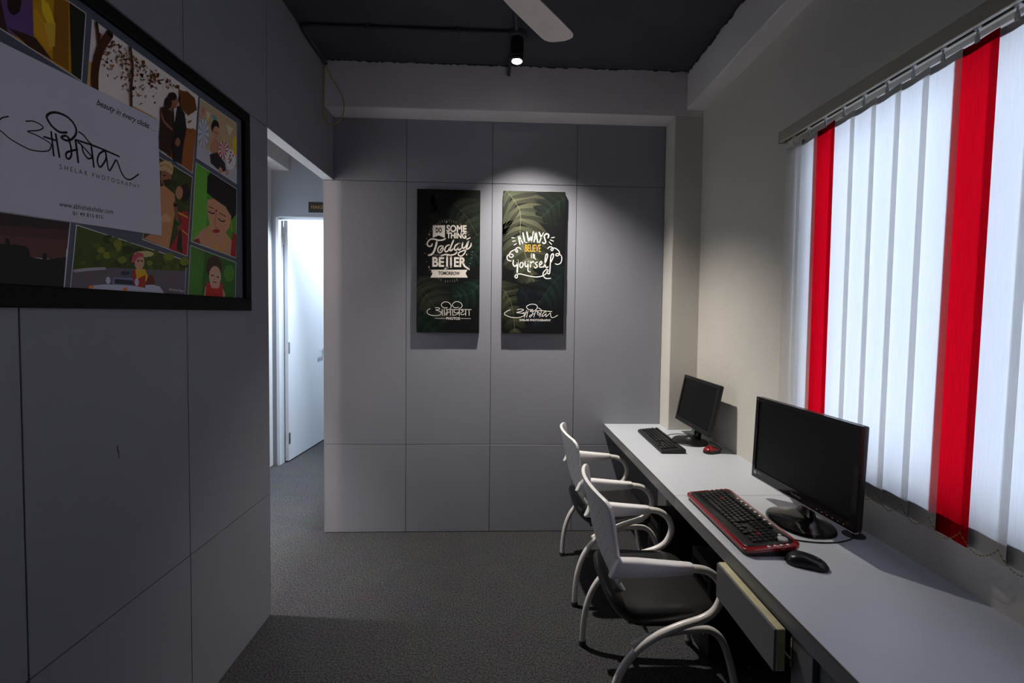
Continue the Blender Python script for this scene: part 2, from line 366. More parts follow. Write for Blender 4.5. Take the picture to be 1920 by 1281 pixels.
pd = thing('drawer_unit', 'grey drawer unit under the worktop with its top drawer slightly open', 'drawer unit', (1.05,-2.1,0))
def bxw(name, m, *a, r=.0015): return MB().rbox(*a,r,1).build(name, m, pd, world=True)
bxw('stile', edge_lam, .800,.820,-2.032,-1.955,.0,.690)
bxw('side_panel', edge_lam, .820,1.30,-1.985,-1.965,.0,.690)
bxw('side_panel', edge_lam, .815,1.30,-2.62,-2.60,.0,.690)
bxw('back_panel', black_pl, 1.28,1.30,-2.60,-1.985,.0,.690)
bxw('fixed_front', edge_lam, .812,.828,-2.60,-2.036,.30,.690)
dr = bxw('drawer_front', mat('drawer_front_laminate',(112,113,115),.5,var=(8,.06),bump=(70,.2,.002)), .760,.766,-1.948,-1.642,.586,.694)
bxw('drawer_rail', cream_mdf, .800,1.28,-1.962,-1.950,.60,.68)
dd = MB().rbox(.766,.788,-1.9495,-1.641,.587,.6955,.0015,1).build('front_core', cream_mdf, None); dd.parent = dr
dd.data.transform(Matrix.Translation((-1.05,2.1,0)))
bxw('drawer_tray', mat('brown_drawer_tray',(58,46,38),.6), .7885,1.22,-1.93,-1.66,.588,.60)
bxw('runner', steel, .80,1.25,-1.655,-1.643,.60,.625)
dkp = mat('rough_painted_board', (104,104,106), .6, bump=(120,.3,.002))
MB().rbox(.804,.822,-2.60,-2.036,.05,.294,.0015,1).build('lower_front', dkp, pd, world=True)

# ------------------------------------------------------------------ computers under the desk
def tower(x, y, label):
    t = thing('computer_tower', label, 'computer', (x,y,0))
    MB().rbox(0,.38,-.09,.09,.012,.42,.006,2).build('case', black_pl, t, True)
    MB().rbox(-.014,.0,-.092,.092,.010,.424,.006,2).build('front_panel', black_pl, t, True)
    for z in (.375,.33): MB().rbox(-.017,-.012,-.074,.074,z-.019,z+.019,.002,1).build('drive_bay', black_gloss, t)
    for k in range(8): MB().rbox(-.0165,-.0125,-.06,.06,.10+k*.018,.107+k*.018,.001,1).build('vent_slat', mat('dark_grey_plastic',(58,58,60),.5), t)
    MB().lathe([(.011,0),(.011,.004),(.008,.006)],14,Matrix.Translation((-.0135,.045,.27))@Matrix.Rotation(R(-90),4,'Y')).build('power_button', steel, t)
    for a in (.04,.34):
        for s in (-.07,.07): MB().rbox(a-.015,a+.015,s-.012,s+.012,0,.013,.002,1).build('foot', rubber, t)
tower(.91,-.66,'black computer tower under the worktop below the small monitor')
tower(.97,-1.10,'black computer tower under the worktop in front of the nearer chair')

# ------------------------------------------------------------------ chairs
def make_chair(label, loc, rz):
    t = thing('office_chair', label, 'chair', loc, rz, 'visitor chairs along the worktop')
    HW = .240
    # continuous side tube: rear leg, sweep under the seat, loop to the armrest
    prof = [(0,.012),(.003,.09),(.016,.18),(.046,.262),(.098,.332),(.165,.378),(.245,.412),(.320,.436),(.362,.462),(.384,.502),(.387,.535),(.372,.574),(.338,.602),(.296,.612),(.24,.614),(.17,.616)]
    for s in (1,-1):
        p = spline([(x,s*HW*(1.0-.03*min(1,z/.4)),z) for x,z in prof],6)
        MB().tube(p,.0135,12).build('arm_leg_tube', white_pl, t, True)
        f = [(.085,s*.226,.338),(.14,s*.222,.365),(.24,s*.218,.384),(.315,s*.218,.392),(.362,s*.219,.385),(.398,s*.222,.352),(.425,s*.226,.28),(.452,s*.230,.16),(.480,s*.234,.012)]
        MB().tube(spline(f,6),.0125,12).build('front_leg', white_pl, t, True)
        MB().tube([(0,s*HW,0),(0,s*HW,.022)],.0165,12).build('foot_cap', rubber, t, True)
        MB().tube([(.4807,s*.234,0),(.478,s*.234,.022)],.0155,12).build('foot_cap', rubber, t, True)
        # plastic armrest sleeve, deep at the back and thin at the front
        rings = []
        for u, (x, zt, h, w_) in enumerate([(-.004,.646,.058,.030),(-.001,.648,.064,.038),(.03,.650,.066,.041),(.09,.648,.064,.041),(.17,.640,.052,.041),(.235,.634,.040,.040),(.278,.630,.034,.036),(.284,.628,.028,.030)]):
            rr = []
            for k in range(16):
                a = 2*pi*k/16; ca, sa = cos(a), sin(a)
                rr.append((x + (.016*(1+sa) if x < .02 else 0), s*(HW-.008) + w_/2*math.copysign(abs(ca)**.55,ca), zt-h/2 + h/2*math.copysign(abs(sa)**.55,sa)))
            rings.append(rr)
        MB().loft(rings).build('armrest', white_shell, t, True)
    MB().tube([(.14,-.222,.365),(.14,.222,.365)],.011,10).tube([(.315,-.218,.392),(.315,.218,.392)],.011,10).build('cross_bar', white_pl, t, True)
    # curved back shell
    vs, fs = [], []; nu, nv = 20, 22; z0, z1 = .490, .832
    XC = [(.49,.058),(.52,.040),(.56,.022),(.62,.004),(.70,-.014),(.77,-.030),(.85,-.050)]
    def xc(z):
        for (a, xa), (b_, xb) in zip(XC, XC[1:]):
            if z <= b_: return xa+(xb-xa)*(z-a)/(b_-a)
        return XC[-1][1]
    def shell(u, v):
        z = z0+(z1-z0)*v
        tt = min(1, (z-z0)/.15); hw = .222*(1-(1-tt)**2.6)**(1/2.6) if tt < 1 else .222
        e = (z1-z)/.045
        if e < 1: hw = .222-.030*(1-max(0,1-(1-e)**2)**.5)
        y = u*hw; bulge = .020+.028*v
        zz = z + (.012*(1-(u*u)) if v > .8 else 0)*(v-.8)/.2
        return (xc(z)+bulge*(y/.222)**2, y, zz)
    for j in range(nv+1):
        for i in range(nu+1): vs.append(shell(-1+2*i/nu, (j/nv)**.8 if j else .0015))
    for j in range(nv):
        for i in range(nu): a = j*(nu+1)+i; fs.append((a,a+1,a+nu+2,a+nu+1))
    bs = MB().add(vs, fs).build('back_shell', white_shell, t, True)
    so = bs.modifiers.new('thickness','SOLIDIFY'); so.thickness = .013; so.offset = 0
    bv = bs.modifiers.new('rounding','BEVEL'); bv.width = .004; bv.segments = 2; bv.limit_method = 'ANGLE'; bv.angle_limit = R(50)
    # slot perforations: small dark slits on both faces of the shell
    pm = MB()
    for r in range(11):
        for q in range(7):
            v = .16+.07*r; u = -.72+.24*q+(.12 if r % 2 else 0)
            if abs(u) > .85: continue
            p = Vector(shell(u,v)); p2 = Vector(shell(u,v+.035)); q2 = Vector(shell(u+.012,v)); n = (p2-p).cross(q2-p).normalized()
            for sg in (1,-1):
                o = n*(.0069*sg); d = (q2-p).normalized()*.0016
                pm.add([p+o-d,p+o+d,p2+o+d,p2+o-d],[(0,1,2,3)])
    po = pm.build('slot_perforation', mat('slot_shadow_grey',(120,118,124),.8), t); po['kind'] = 'stuff'
    # upholstered seat: thick pad that curls up at the rear
    rings = []; N = 40
    def foot(a, sc):
        ca, sa = cos(a), sin(a); ex = 2/4.2
        return .218+.206*sc*math.copysign(abs(ca)**ex,ca), .212*sc*math.copysign(abs(sa)**ex,sa)
    for sc, dz in ((.05,.006),(.5,.006),(.80,.004),(.92,-.002),(.975,-.012),(1,-.028),(.99,-.046),(.94,-.066),(.82,-.080),(.4,-.084),(.05,-.084)):
        rr = []
        for k in range(N):
            x, y = foot(2*pi*k/N, sc); up = .040*max(0,(.13-x)/.11)**2 - .020*max(0,(x-.32)/.10)**2
            rr.append((x, y, .455+dz+up-.010*(1-min(1,abs(y)/.21)**2)*(dz > -.05)))
        rings.append(rr)
    MB().loft(rings).build('seat_cushion', leather, t, True)
    MB().rbox(.09,.36,-.15,.15,.362,.376,.006,2).build('seat_pan', black_pl, t)
    for s in (1,-1): MB().tube(spline([(.030,s*.10,.560),(.045,s*.10,.515),(.066,s*.10,.485),(.088,s*.10,.448)],5),.010,8).build('back_bracket', white_pl, t, True)
    return t
make_chair('white office chair with black seat, the farther one, near the back wall', (.455,-.548,0), R(0))
make_chair('white office chair with black seat, the nearer one, beside the open drawer', (.447,-1.300,0), R(0))

# ------------------------------------------------------------------ monitors
def monitor(loc, tilt, yaw, w, h, label, depth, chin, kind):
    """loc = centre of the screen front; faces -X before yaw"""
    t = thing('computer_monitor', label, 'monitor', (loc[0],loc[1],ZD))
    M = Matrix.Translation((0,0,loc[2]-ZD)) @ Matrix.Rotation(yaw,4,'Z') @ Matrix.Rotation(tilt,4,'Y')
    # local: x outwards to the back, y to the viewer's left... screen plane x=0
    bz = .017
    MB().rbox(.003,depth,-w/2,w/2,-h/2,h/2,.006,3,M).build('casing', black_pl, t, True)
    m = MB().box(-.003,.006,-w/2,w/2,h/2-bz,h/2,M).box(-.003,.006,-w/2,w/2,-h/2,-h/2+chin,M)
    m.box(-.003,.006,-w/2,-w/2+bz,-h/2+chin,h/2-bz,M).box(-.003,.006,w/2-bz,w/2,-h/2+chin,h/2-bz,M)
    bzl = m.build('bezel', black_gloss if kind == 'big' else black_pl, t)
    MB().box(.0005,.004,-w/2+bz,w/2-bz,-h/2+chin,h/2-bz,M).build('screen', mat('dark_screen',(9,9,10),.45,spec=.2), t)
    MB().rbox(depth-.002,depth+.030,-w/2+.09,w/2-.09,-h/2+.05,h/2-.06,.012,2,M).build('rear_housing', black_pl, t, True)
    # markings, on the viewer's side (viewer's right = -y)
    def mark(name): 
        q = Print(M @ Vector((-.0032,w/2,-h/2)), (M.to_3x3() @ Vector((0,-1,0))), (M.to_3x3() @ Vector((0,0,1)))); marks.append((name,q)); return q
    W_ = w*1000; marks = []
    if kind == 'big':
        mark('maker_name').tbox((120,120,124),'ViewSonic',(W_/2-26,12,W_/2+26,20))
        mark('badge').poly((150,150,155),[(12,14),(28,14),(28,27),(12,27)]); mark('badge_lettering').tbox((140,140,144),'1080p',(32,17,60,25))
        for k in range(6): mark('button_mark').ell((150,150,155),W_-40-k*22,9,3.2,1.4,8)
        mark('sensor_dot').ell((180,130,60),10,h*1000-8,2.2,2.2,8)
    else:
        mark('maker_emblem').ell((170,20,40),W_/2-9,12,4.2,4.2,12); mark('maker_name').tbox((140,140,140),'LG',(W_/2-2,8.5,W_/2+11,15.5))
    for nm, q in marks: q.build(nm, t, (0,0,0))
    if kind == 'big':
        # chrome pointed lip under the bezel with a little hook, gloss triangular stand
        MB().prism([(-w/2,-.003),(w/2,-.003),(w/2,-.007),(.03,-.010),(0,-.024),(-.03,-.010),(-w/2,-.007)],-.001,.012,M@Matrix.Translation((0,0,-h/2+.004))@Matrix(((0,0,1,0),(1,0,0,0),(0,1,0,0),(0,0,0,1)))).build('chrome_lip', mat('satin_silver',(190,190,192),.38,metal=1.), t)
        rings = []
        for sc, z in ((1,0),(1,.006),(.97,.012),(.80,.017),(.55,.024),(.36,.036),(.26,.060),(.22,.10),(.22,.16)):
            rr = []
            for k in range(28):
                a = 2*pi*k/28; ca, sa = cos(a), sin(a); ex = .8
                cxo = .012+.03*(1-sc)
                rr.append((cxo+.095*sc*math.copysign(abs(ca)**ex,ca)*(1 if sc > .4 else .45), .118*sc*math.copysign(abs(sa)**ex,sa)*(1 if sc > .4 else 1.2), z))
            rings.append(rr)
        MB().loft(rings).build('stand', black_gloss, t, True)
    else:
        MB().lathe([(.02,0),(.100,0),(.103,.004),(.100,.008),(.06,.014),(.03,.024),(.026,.03)],36,Matrix.Translation((-.03,.0,0))@Matrix.Diagonal((.95,1.12,1,1))).build('base', black_pl, t, True)
        MB().rbox(-.012,.022,-.034,.034,.006,.20,.006,2,Matrix.Translation((-.005,0,0))@Matrix.Rotation(R(8),4,'Y')).build('neck', black_gloss, t, True)
    return t
monitor((1.212,-.425,.962), .20, .010, .455, .285, 'small black square-bezel monitor on the worktop beside the corner column', .024, .026, 'small')
monitor((1.132,-1.468,.985), .037, .075, .500, .325, 'large glossy black widescreen monitor on the worktop in front of the blind', .026, .034, 'big')

# ------------------------------------------------------------------ keyboards
def keycap(name, w, d, h, m):
    k = MB(); t = .0022
    vs = [(-d/2,-w/2,0),(d/2,-w/2,0),(d/2,w/2,0),(-d/2,w/2,0),(-d/2+t*.6,-w/2+t,h),(d/2-t,-w/2+t,h),(d/2-t,w/2-t,h),(-d/2+t*.6,w/2-t,h)]
    return k.add(vs,[(3,2,1,0),(4,5,6,7),(0,1,5,4),(1,2,6,5),(2,3,7,6),(3,0,4,7)]).mesh(name, m)
KEYM = mat('matt_black_key', (24,24,25), .38)
KC = {}
def key(parent, x, y, z, w, m=None):
    m = m or KEYM; kk = (round(w,4), m.name)
    if kk not in KC: KC[kk] = keycap('key', w, .0165, .007, m)
    return link('key', KC[kk], parent, (x,y,z))
def keys(t, x_front, y_left, z, pitch=.0188, tilt=0., red=()):
    """rows from the front (space bar) to the back (function keys); the typist's left is +y"""
    rowdefs = [[1.25,1.25,1.25,6,1.25,1.25,1.25,1.25],[2.25]+[1]*10+[2.5],[1.75]+[1]*11+[2],[1.5]+[1]*12+[1.25],[1]*13+[1.75],[1]*13+[1.5]]
    for r, row in enumerate(rowdefs):
        x = x_front+pitch*r+(.006 if r == 5 else 0); u = 0; zz = z+tilt*r
        for j, kw in enumerate(row):
            key(t, x, y_left-(u+kw/2)*pitch, zz, kw*pitch-.0018, red_pl if (r,j) in red else None); u += kw
        blk = y_left-14.95*pitch
        if r == 0 or r >= 3:
            for j in range(3): key(t, x, blk-(j+.5)*pitch, zz, pitch-.0018)
        if r == 1: key(t, x, blk-1.5*pitch, zz, pitch-.0018)
        blk -= 3.2*pitch
        if r < 5:
            for j in range(4):
                if r == 0 and j == 1: continue
                key(t, x, blk-(j+.5)*pitch, zz, pitch-.0018, red_pl if (r,j+100) in red else None)
silver = mat('silver_plastic',(205,205,208),.3,metal=.35)
# plain keyboard at the small monitor
t = thing('keyboard', 'plain black keyboard on the worktop at the back wall', 'keyboard', (.998,-.438,ZD), R(-.8))
mb = MB()
prof = [(-.066,.004),(-.064,.014),(-.056,.017),(.050,.026),(.062,.026),(.066,.020),(.066,.004)]
mb.loft([[(x,y,z) for x,z in prof] for y in (-.224,.224)]).build('case', black_pl, t)
for s in (-.18,.18):
    for a in (-.0475,.05): MB().box(a-.006,a+.006,s-.02,s+.02,0,.005).build('foot', rubber, t)
keys(t, -.050, .216, .0165, .0186, .0018)
# red-rimmed multimedia keyboard
t = thing('keyboard', 'black multimedia keyboard with glossy red rim and silver buttons by the large monitor', 'keyboard', (.913,-1.462,ZD), R(0))
def rr_out(x0,x1,y0,y1,r,n=6):
    o = []
    for cx, cy, a0 in ((x1-r,y1-r,0),(x0+r,y1-r,90),(x0+r,y0+r,180),(x1-r,y0+r,270)):
        for k in range(n+1): a = R(a0+90*k/n); o.append((cx+r*cos(a), cy+r*sin(a)))
    return o
def slab(x0,x1,y0,y1,r,zf,inset=.002):   # zf(x)->(bottom,top)
    o = rr_out(x0,x1,y0,y1,r); i_ = rr_out(x0+inset,x1-inset,y0+inset,y1-inset,max(.001,r-inset))
    return MB().loft([[(x,y,zf(x)[0]) for x,y in o],[(x,y,zf(x)[1]-inset*.6) for x,y in o],[(x,y,zf(x)[1]) for x,y in i_]])
zt = lambda x: .022+.085*(x+.088)
slab(-.084,.084,-.226,.222,.022,lambda x:(0.0,zt(x)-.009)).build('base', black_pl, t, True)
slab(-.090,.090,-.232,.228,.026,lambda x:(zt(x)-.010,zt(x))).build('rim', red_gl, t, True)
slab(-.078,.078,-.213,.214,.016,lambda x:(zt(x)-.006,zt(x)+.0022)).build('deck', mat('black_deck_plastic',(15,15,16),.3), t, True)
keys(t, -.040, .196, .0275, .0178, .0016, red=((3,3),(2,101)))
mb = []
for k in range(8): MB().ball((.071,.12-k*.030,zt(.071)+.0025),.0055,10,6,1,1.1,.55).build('media_button', silver, t, True)
for k in range(4): MB().ball((-.012+k*.020,-.2225,zt(-.012+k*.02)+.0006),.0058,10,6,1,.9,.5).build('media_button', silver, t, True)
for k in range(4): MB().ball((.010+k*.018,.221,zt(.01+k*.018)+.0006),.0050,10,6,1,.8,.5).build('media_button', silver, t, True)
MB().lathe([(.0165,.0),(.0165,.003),(.0145,.006),(.008,.0075),(.001,.008)],24,Matrix.Translation((.048,-.194,zt(.048)+.0015))).build('volume_knob', silver, t, True)
MB().ball((.058,-.165,zt(.058)+.0025),.006,10,6,1,1,.5).build('media_button', silver, t, True)

# ------------------------------------------------------------------ mice
def mouse(loc, rz, label, L, W_, H_, top_m, side_m, wheel=True):
    """local +x is the front (buttons)"""
    t = thing('computer_mouse', label, 'mouse', loc, rz)
    def ring(sc, zc, N=28):
        rr = []
        for k in range(N):
            a = 2*pi*k/N; ca, sa = cos(a), sin(a)
            x = L/2*sc*math.copysign(abs(ca)**.8,ca); y = W_/2*sc*math.copysign(abs(sa)**.8,sa)*(1-.10*cos(2*pi*x/L))
            hump = .72+.28*cos(pi*(x+.12*L)/L*1.1)
            rr.append((x,y,zc*H_*hump))
        return rr
    MB().loft([ring(.94,0),ring(1,.10),ring(1.0,.36),ring(.97,.50)]).build('base', side_m, t, True)
    MB().loft([ring(.97,.50),ring(.92,.68),ring(.80,.84),ring(.6,.94),ring(.3,.99),ring(.03,1)]).build('top_shell', top_m, t, True)
    if wheel: MB().lathe([(.001,-.003),(.008,-.003),(.008,.003),(.001,.003)],16,Matrix.Translation((L*.27,0,H_*.60))@Matrix.Rotation(R(90),4,'X')).build('scroll_wheel', rubber, t, True)
    return t
mouse((1.212,-.640,ZD), R(20), 'small red and black mouse beside the small monitor stand', .100,.060,.036, red_gl, black_pl)
mouse((.984,-1.738,ZD), R(-28), 'black mouse at the near end of the red-rimmed keyboard', .112,.062,.034, mat('dark_blue_black_plastic',(22,23,28),.3), black_pl)

# cables on the worktop
def cable(pts, r, label, group=None):
    return tag(MB().tube(spline(pts,8),r,6).build('cable', cable_m, None, True), label, 'cable', group)
cable([(1.214,-1.552,.93),(1.236,-1.553,.87),(1.258,-1.555,.80),(1.270,-1.556,.745),(1.272,-1.556,.715)],.004,'black cable dropping behind the large monitor into the worktop hole')
cable([(1.012,-1.49,.7395),(1.03,-1.575,.7395),(1.09,-1.606,.7395),(1.17,-1.610,.7395),(1.235,-1.590,.7395),(1.262,-1.568,.7405)],.002,'thin keyboard cable lying round the large monitor stand')
cable([(1.068,-.36,.7395),(1.085,-.31,.7395),(1.13,-.275,.7395),(1.20,-.265,.7395),(1.30,-.30,.7395)],.0018,'thin keyboard cable lying behind the plain keyboard')
cable([(1.262,-.62,.748),(1.29,-.59,.7395),(1.30,-.52,.7395),(1.29,-.44,.7395)],.0018,'thin mouse cable curling behind the small monitor stand')

# ------------------------------------------------------------------ vertical blind
def fabric(name, col, trans, dark):
    m = bpy.data.materials.new(name); m.use_nodes = True; nt = m.node_tree; nt.nodes.clear()
    o_ = nt.nodes.new('ShaderNodeOutputMaterial'); d = nt.nodes.new('ShaderNodeBsdfDiffuse'); tl = nt.nodes.new('ShaderNodeBsdfTranslucent'); mx = nt.nodes.new('ShaderNodeMixShader')
    tc = nt.nodes.new('ShaderNodeTexCoord'); mp = nt.nodes.new('ShaderNodeMapping'); mp.inputs['Scale'].default_value = (1,260,14); n = nt.nodes.new('ShaderNodeTexNoise'); n.inputs['Scale'].default_value = 1; n.inputs['Detail'].default_value = 3
    cr = nt.nodes.new('ShaderNodeValToRGB'); c = lin(col); e = cr.color_ramp.elements
    e[0].position = .3; e[1].position = .7; e[0].color = (*[v*dark for v in c],1); e[1].color = (*c,1)
    nt.links.new(tc.outputs['Object'], mp.inputs['Vector']); nt.links.new(mp.outputs[0], n.inputs['Vector']); nt.links.new(n.outputs['Fac'], cr.inputs['Fac'])
    nt.links.new(cr.outputs['Color'], d.inputs['Color']); nt.links.new(cr.outputs['Color'], tl.inputs['Color']); mx.inputs[0].default_value = trans
    nt.links.new(d.outputs[0], mx.inputs[1]); nt.links.new(tl.outputs[0], mx.inputs[2]); nt.links.new(mx.outputs[0], o_.inputs[0]); return m
f_white = fabric('white_blind_fabric', (238,236,232), .58, .94)
f_red = fabric('red_blind_fabric', (215,8,28), .58, .80)
clear_pl = mat('clear_hanger_plastic', (190,190,188), .25)
rail_m = mat('cream_aluminium_rail', (176,170,152), .35, spec=.5)
Y0, SP, NV = -1.177, .0888, 24
bx_ = lambda y: 1.263+.020*(-1.2-y)
bl = thing('vertical_blind', 'vertical blind of white fabric vanes with red ones over the window', 'blind', (bx_(Y0),Y0,2.2))
ang = math.atan(-.020)
RM = Matrix.Translation((bx_(-1.108),-1.108,0)) @ Matrix.Rotation(-ang,4,'Z')    # local -y runs along the rail
LEN = SP*NV+.04
m = MB().rbox(-.020,-.015,-LEN,0,2.212,2.257,.0012,1,RM).rbox(.015,.020,-LEN,0,2.212,2.257,.0012,1,RM).box(-.0152,.0152,-LEN,0,2.253,2.257,RM)
m.box(-.0152,-.007,-LEN,0,2.212,2.215,RM).box(.007,.0152,-LEN,0,2.212,2.215,RM)
m.build('head_rail', rail_m, bl, world=True)
MB().rbox(-.021,.021,-.001,.004,2.208,2.259,.001,1,RM).build('end_cap', rail_m, bl, world=True)
MB().box(-.006,.006,-LEN+.01,-.01,2.218,2.230,RM).build('inner_track', black_pl, bl, world=True)
for k in (0,1,2): MB().rbox(-.012,.048-.008*k,-.10-k*.85-.012,-.10-k*.85+.012,2.257,2.261,.001,1,RM).build('wall_bracket', black_pl, bl, world=True)
ZT, ZB, VW = 2.183, .884, .111
def bow(y): return .0045*(1-(2*y/VW)**2)+.002*sin(7*y/VW)
def strip(name, m, z0, z1, off, n=6):      # thin plate following the bow of the fabric
    vs, fs = [], []
    for i in range(n+1):
        y = (-VW/2+.001)+(VW-.002)*i/n; vs += [(bow(y)+off,y,z0),(bow(y)+off,y,z1),(bow(y)+off+.001,y,z1),(bow(y)+off+.001,y,z0)]
    for i in range(n): fs += [(4*i+k,4*i+(k+1)%4,4*i+4+(k+1)%4,4*i+4+k) for k in range(4)]
    return MB().add(vs, fs+[(3,2,1,0),(4*n,4*n+1,4*n+2,4*n+3)]).mesh(name, m)
def vane_mesh(m):
    vs, fs = [], []; n = 6
    for zz in (ZT,ZT-.02,ZB+.6,ZB+.048,ZB):
        for i in range(n+1):
            y = -VW/2+VW*i/n; vs.append((bow(y), y, zz-ZT))
    for j in range(4):
        for i in range(n): a = j*(n+1)+i; fs.append((a,a+1,a+n+2,a+n+1))
    return MB().add(vs, fs).mesh('vane', m, True)
VM = {0: vane_mesh(f_white), 1: vane_mesh(f_red)}
hang = MB().rbox(-.0022,.0022,-.006,.006,-.006,.014,.001,1).tube([(0,0,.012),(0,0,.034)],.0028,8).rbox(-.006,.006,-.006,.006,.026,.034,.002,1).mesh('hanger', clear_pl)
wgt = strip('bottom_weight', mat('weight_plate',(150,148,142),.6), ZB-ZT+.002, ZB-ZT+.050, .0006)
seam = strip('top_pocket', clear_pl, -.022, -.001, .0006)
cm = mat('brass_bead_chain', (170,150,90), .35, metal=.6)
def vloc(i): y = Y0-SP*i; return Vector((bx_(y),y,ZT))
def lean(i): return min(.016,.0026*max(0,i-2))     # the nearer vanes hang slightly askew, drawn along by the bead chain
for i in range(NV):
    p = vloc(i)-bl.location; red = (i-2) % 6 == 0
    a = R(-3.4+random.uniform(-1.3,1.3))
    v = link('vane', VM[1 if red else 0], bl, p, a); v.rotation_euler[0] = lean(i)
    if red: v['label'] = 'red fabric vane'
    link('bottom_weight', wgt, v); link('top_pocket', seam, v)
    link('hanger', hang, bl, p)
for i in range(NV-1):     # bead chain swags linking the weights on the room side
    def edge(k):
        q = vloc(k); return q+Vector((-.012,-VW*.42+(ZT-ZB)*lean(k),ZB-ZT+.036))
    a, c = edge(i), edge(i+1); mb = MB(); pts = []
    for k in range(13):
        s = k/12; pts.append(a.lerp(c,s)+Vector((-.002*sin(pi*s),0,-.034*sin(pi*s)**.9)))
    mb.tube(pts,.0006,4)
    for q in pts: mb.ball(q,.0021,6,4)
    mb.build('bead_chain', cm, bl, True, world=True)

# ------------------------------------------------------------------ ceiling fan
fan = thing('ceiling_fan', 'white ceiling fan with one pale blade hanging into view', 'ceiling fan', (-.045,-1.425,ZC))
MB().lathe([(.02,-.07),(.055,-.05),(.06,0)],24).build('canopy', white_pl, fan, True)
MB().tube([(0,0,-.05),(0,0,-.22)],.011,12).build('down_rod', white_pl, fan, True)
MB().lathe([(.02,-.20),(.085,-.215),(.105,-.24),(.105,-.285),(.085,-.315),(.03,-.325),(.001,-.326)],28).build('motor', white_pl, fan, True)
blade_m = mat('cream_blade_paint', (226,216,206), .4, var=(9,.04))
def blade():
    st, ot = [], []
    for r, hw in ((.17,.045),(.22,.062),(.32,.070),(.45,.074),(.56,.076),(.585,.073),(.603,.060),(.612,.040),(.617,.012)):
        st.append((r,hw)); ot.append((r+.003,-hw*1.02))
    return st+ot[::-1]
for k in range(3):
    M = Matrix.Rotation(R(52.5+120*k),4,'Z')@Matrix.Translation((0,0,-.302))@Matrix.Rotation(R(9),4,'X')
    bo = MB().prism(blade(),-.002,.002,M).build('blade', blade_m, fan)
    MB().prism([(.09,.02),(.19,.034),(.23,.034),(.23,-.034),(.19,-.034),(.09,-.02)],.002,.005,M).build('blade_bracket', white_pl, bo)

# ------------------------------------------------------------------ conduit, stub and yellow cable
con = thing('conduit', 'black painted wiring conduit run across the charcoal ceiling', 'conduit', (LX,-.50,ZC))
z = 2.995
MB().tube(spline([(-1.008,-.175,2.972),(-1.008,-.22,2.976),(-1.008,-.44,2.985),(-1.004,-.488,2.992),(-.975,-.502,z),(-.80,-.502,z),(.11,-.502,z)],6),.011,10).build('run', dark_ceiling, con, True, world=True)
MB().tube([(.135,-.54,z),(.118,-.95,z),(.0,-1.40,z)],.011,10).build('run', dark_ceiling, con, True, world=True)
MB().tube(spline([(.128,-.43,2.992),(.112,-.30,2.992),(.104,-.20,2.985),(.100,-.168,2.965),(.098,-.152,2.945)],5),.010,10).build('run', dark_ceiling, con, True, world=True)
for x in (-.66,-.18): MB().rbox(x-.008,x+.008,-.520,-.484,2.98,3.01,.003,1).build('saddle_clip', dark_ceiling, con, world=True)
yl = [(-1.012,-.176,2.968),(-1.018,-.172,2.93),(-1.020,-.17,2.87),(-1.022,-.175,2.82),(-1.023,-.18,2.72),(-1.016,-.18,2.655),(-.985,-.175,2.612),(-.945,-.17,2.622),(-.912,-.168,2.67),(-.903,-.168,2.73),(-.915,-.168,2.79),(-.945,-.168,2.845),(-.975,-.170,2.89),(-.995,-.174,2.93),(-1.006,-.176,2.968)]
tag(MB().tube(spline(yl,8),.0028,8).build('yellow_cable', mat('yellow_cable_sheath',(190,160,20),.5), None, True), 'loose loop of yellow cable hanging from the conduit end', 'cable')

# sign over the corridor door
sg = thing('door_sign', 'black room sign with gold lettering above the corridor door', 'sign', (-1.69,1.352,2.45))
MB().rbox(-1.754,-1.600,1.352,1.360,2.403,2.500,.001,1).build('plate', mat('black_sign_plate',(14,14,15),.4), sg, world=True)
pr = Print((-1.754,1.3515,2.403),(1,0,0),(0,0,1)); pr.tbox((150,120,70),'MAKE',(26,34,136,64)); pr.build('lettering', sg, sg.location)
# ------------------------------------------------------------------ traced artwork (millimetres on its own sheet)
PHOTOS=[]
PHOTOS.append(('golden',[(-982,703),(-702,708),(-719,530),(-986,553)],[
  ('p',(205,150,12),[(-982,703),(-702,708),(-719,530),(-986,553)],0),
  ('p',(150,95,14),[(-785,693),(-748,706),(-752,537),(-792,540)],0),
  ('p',(60,35,25),[(-982,703),(-887,707),(-891,546),(-986,553)],0),
  ('p',(105,75,135),[(-893,690),(-836,694),(-836,552),(-891,546),(-904,606)],0),
  ('p',(45,22,14),[(-861,629),(-863,616),(-867,604),(-874,595),(-880,590),(-886,592),(-890,598),(-891,609),(-890,621),(-885,633),(-879,643),(-872,647),(-866,646),(-862,640)],0),
  ('p',(60,30,14),[(-891,557),(-832,570),(-792,540),(-849,541)],0),
  ('p',(225,165,20),[(-836,630),(-826,640),(-811,616),(-792,564),(-804,553),(-835,578)],0),
  ('p',(255,215,40),[(-817,672),(-798,668),(-784,630),(-790,582),(-801,619),(-814,637)],0),
  ('p',(235,190,60),[(-811,616),(-783,633),(-786,577),(-799,566)],0),
  ('p',(30,36,20),[(-746,706),(-702,708),(-719,530),(-745,534)],0),
]))
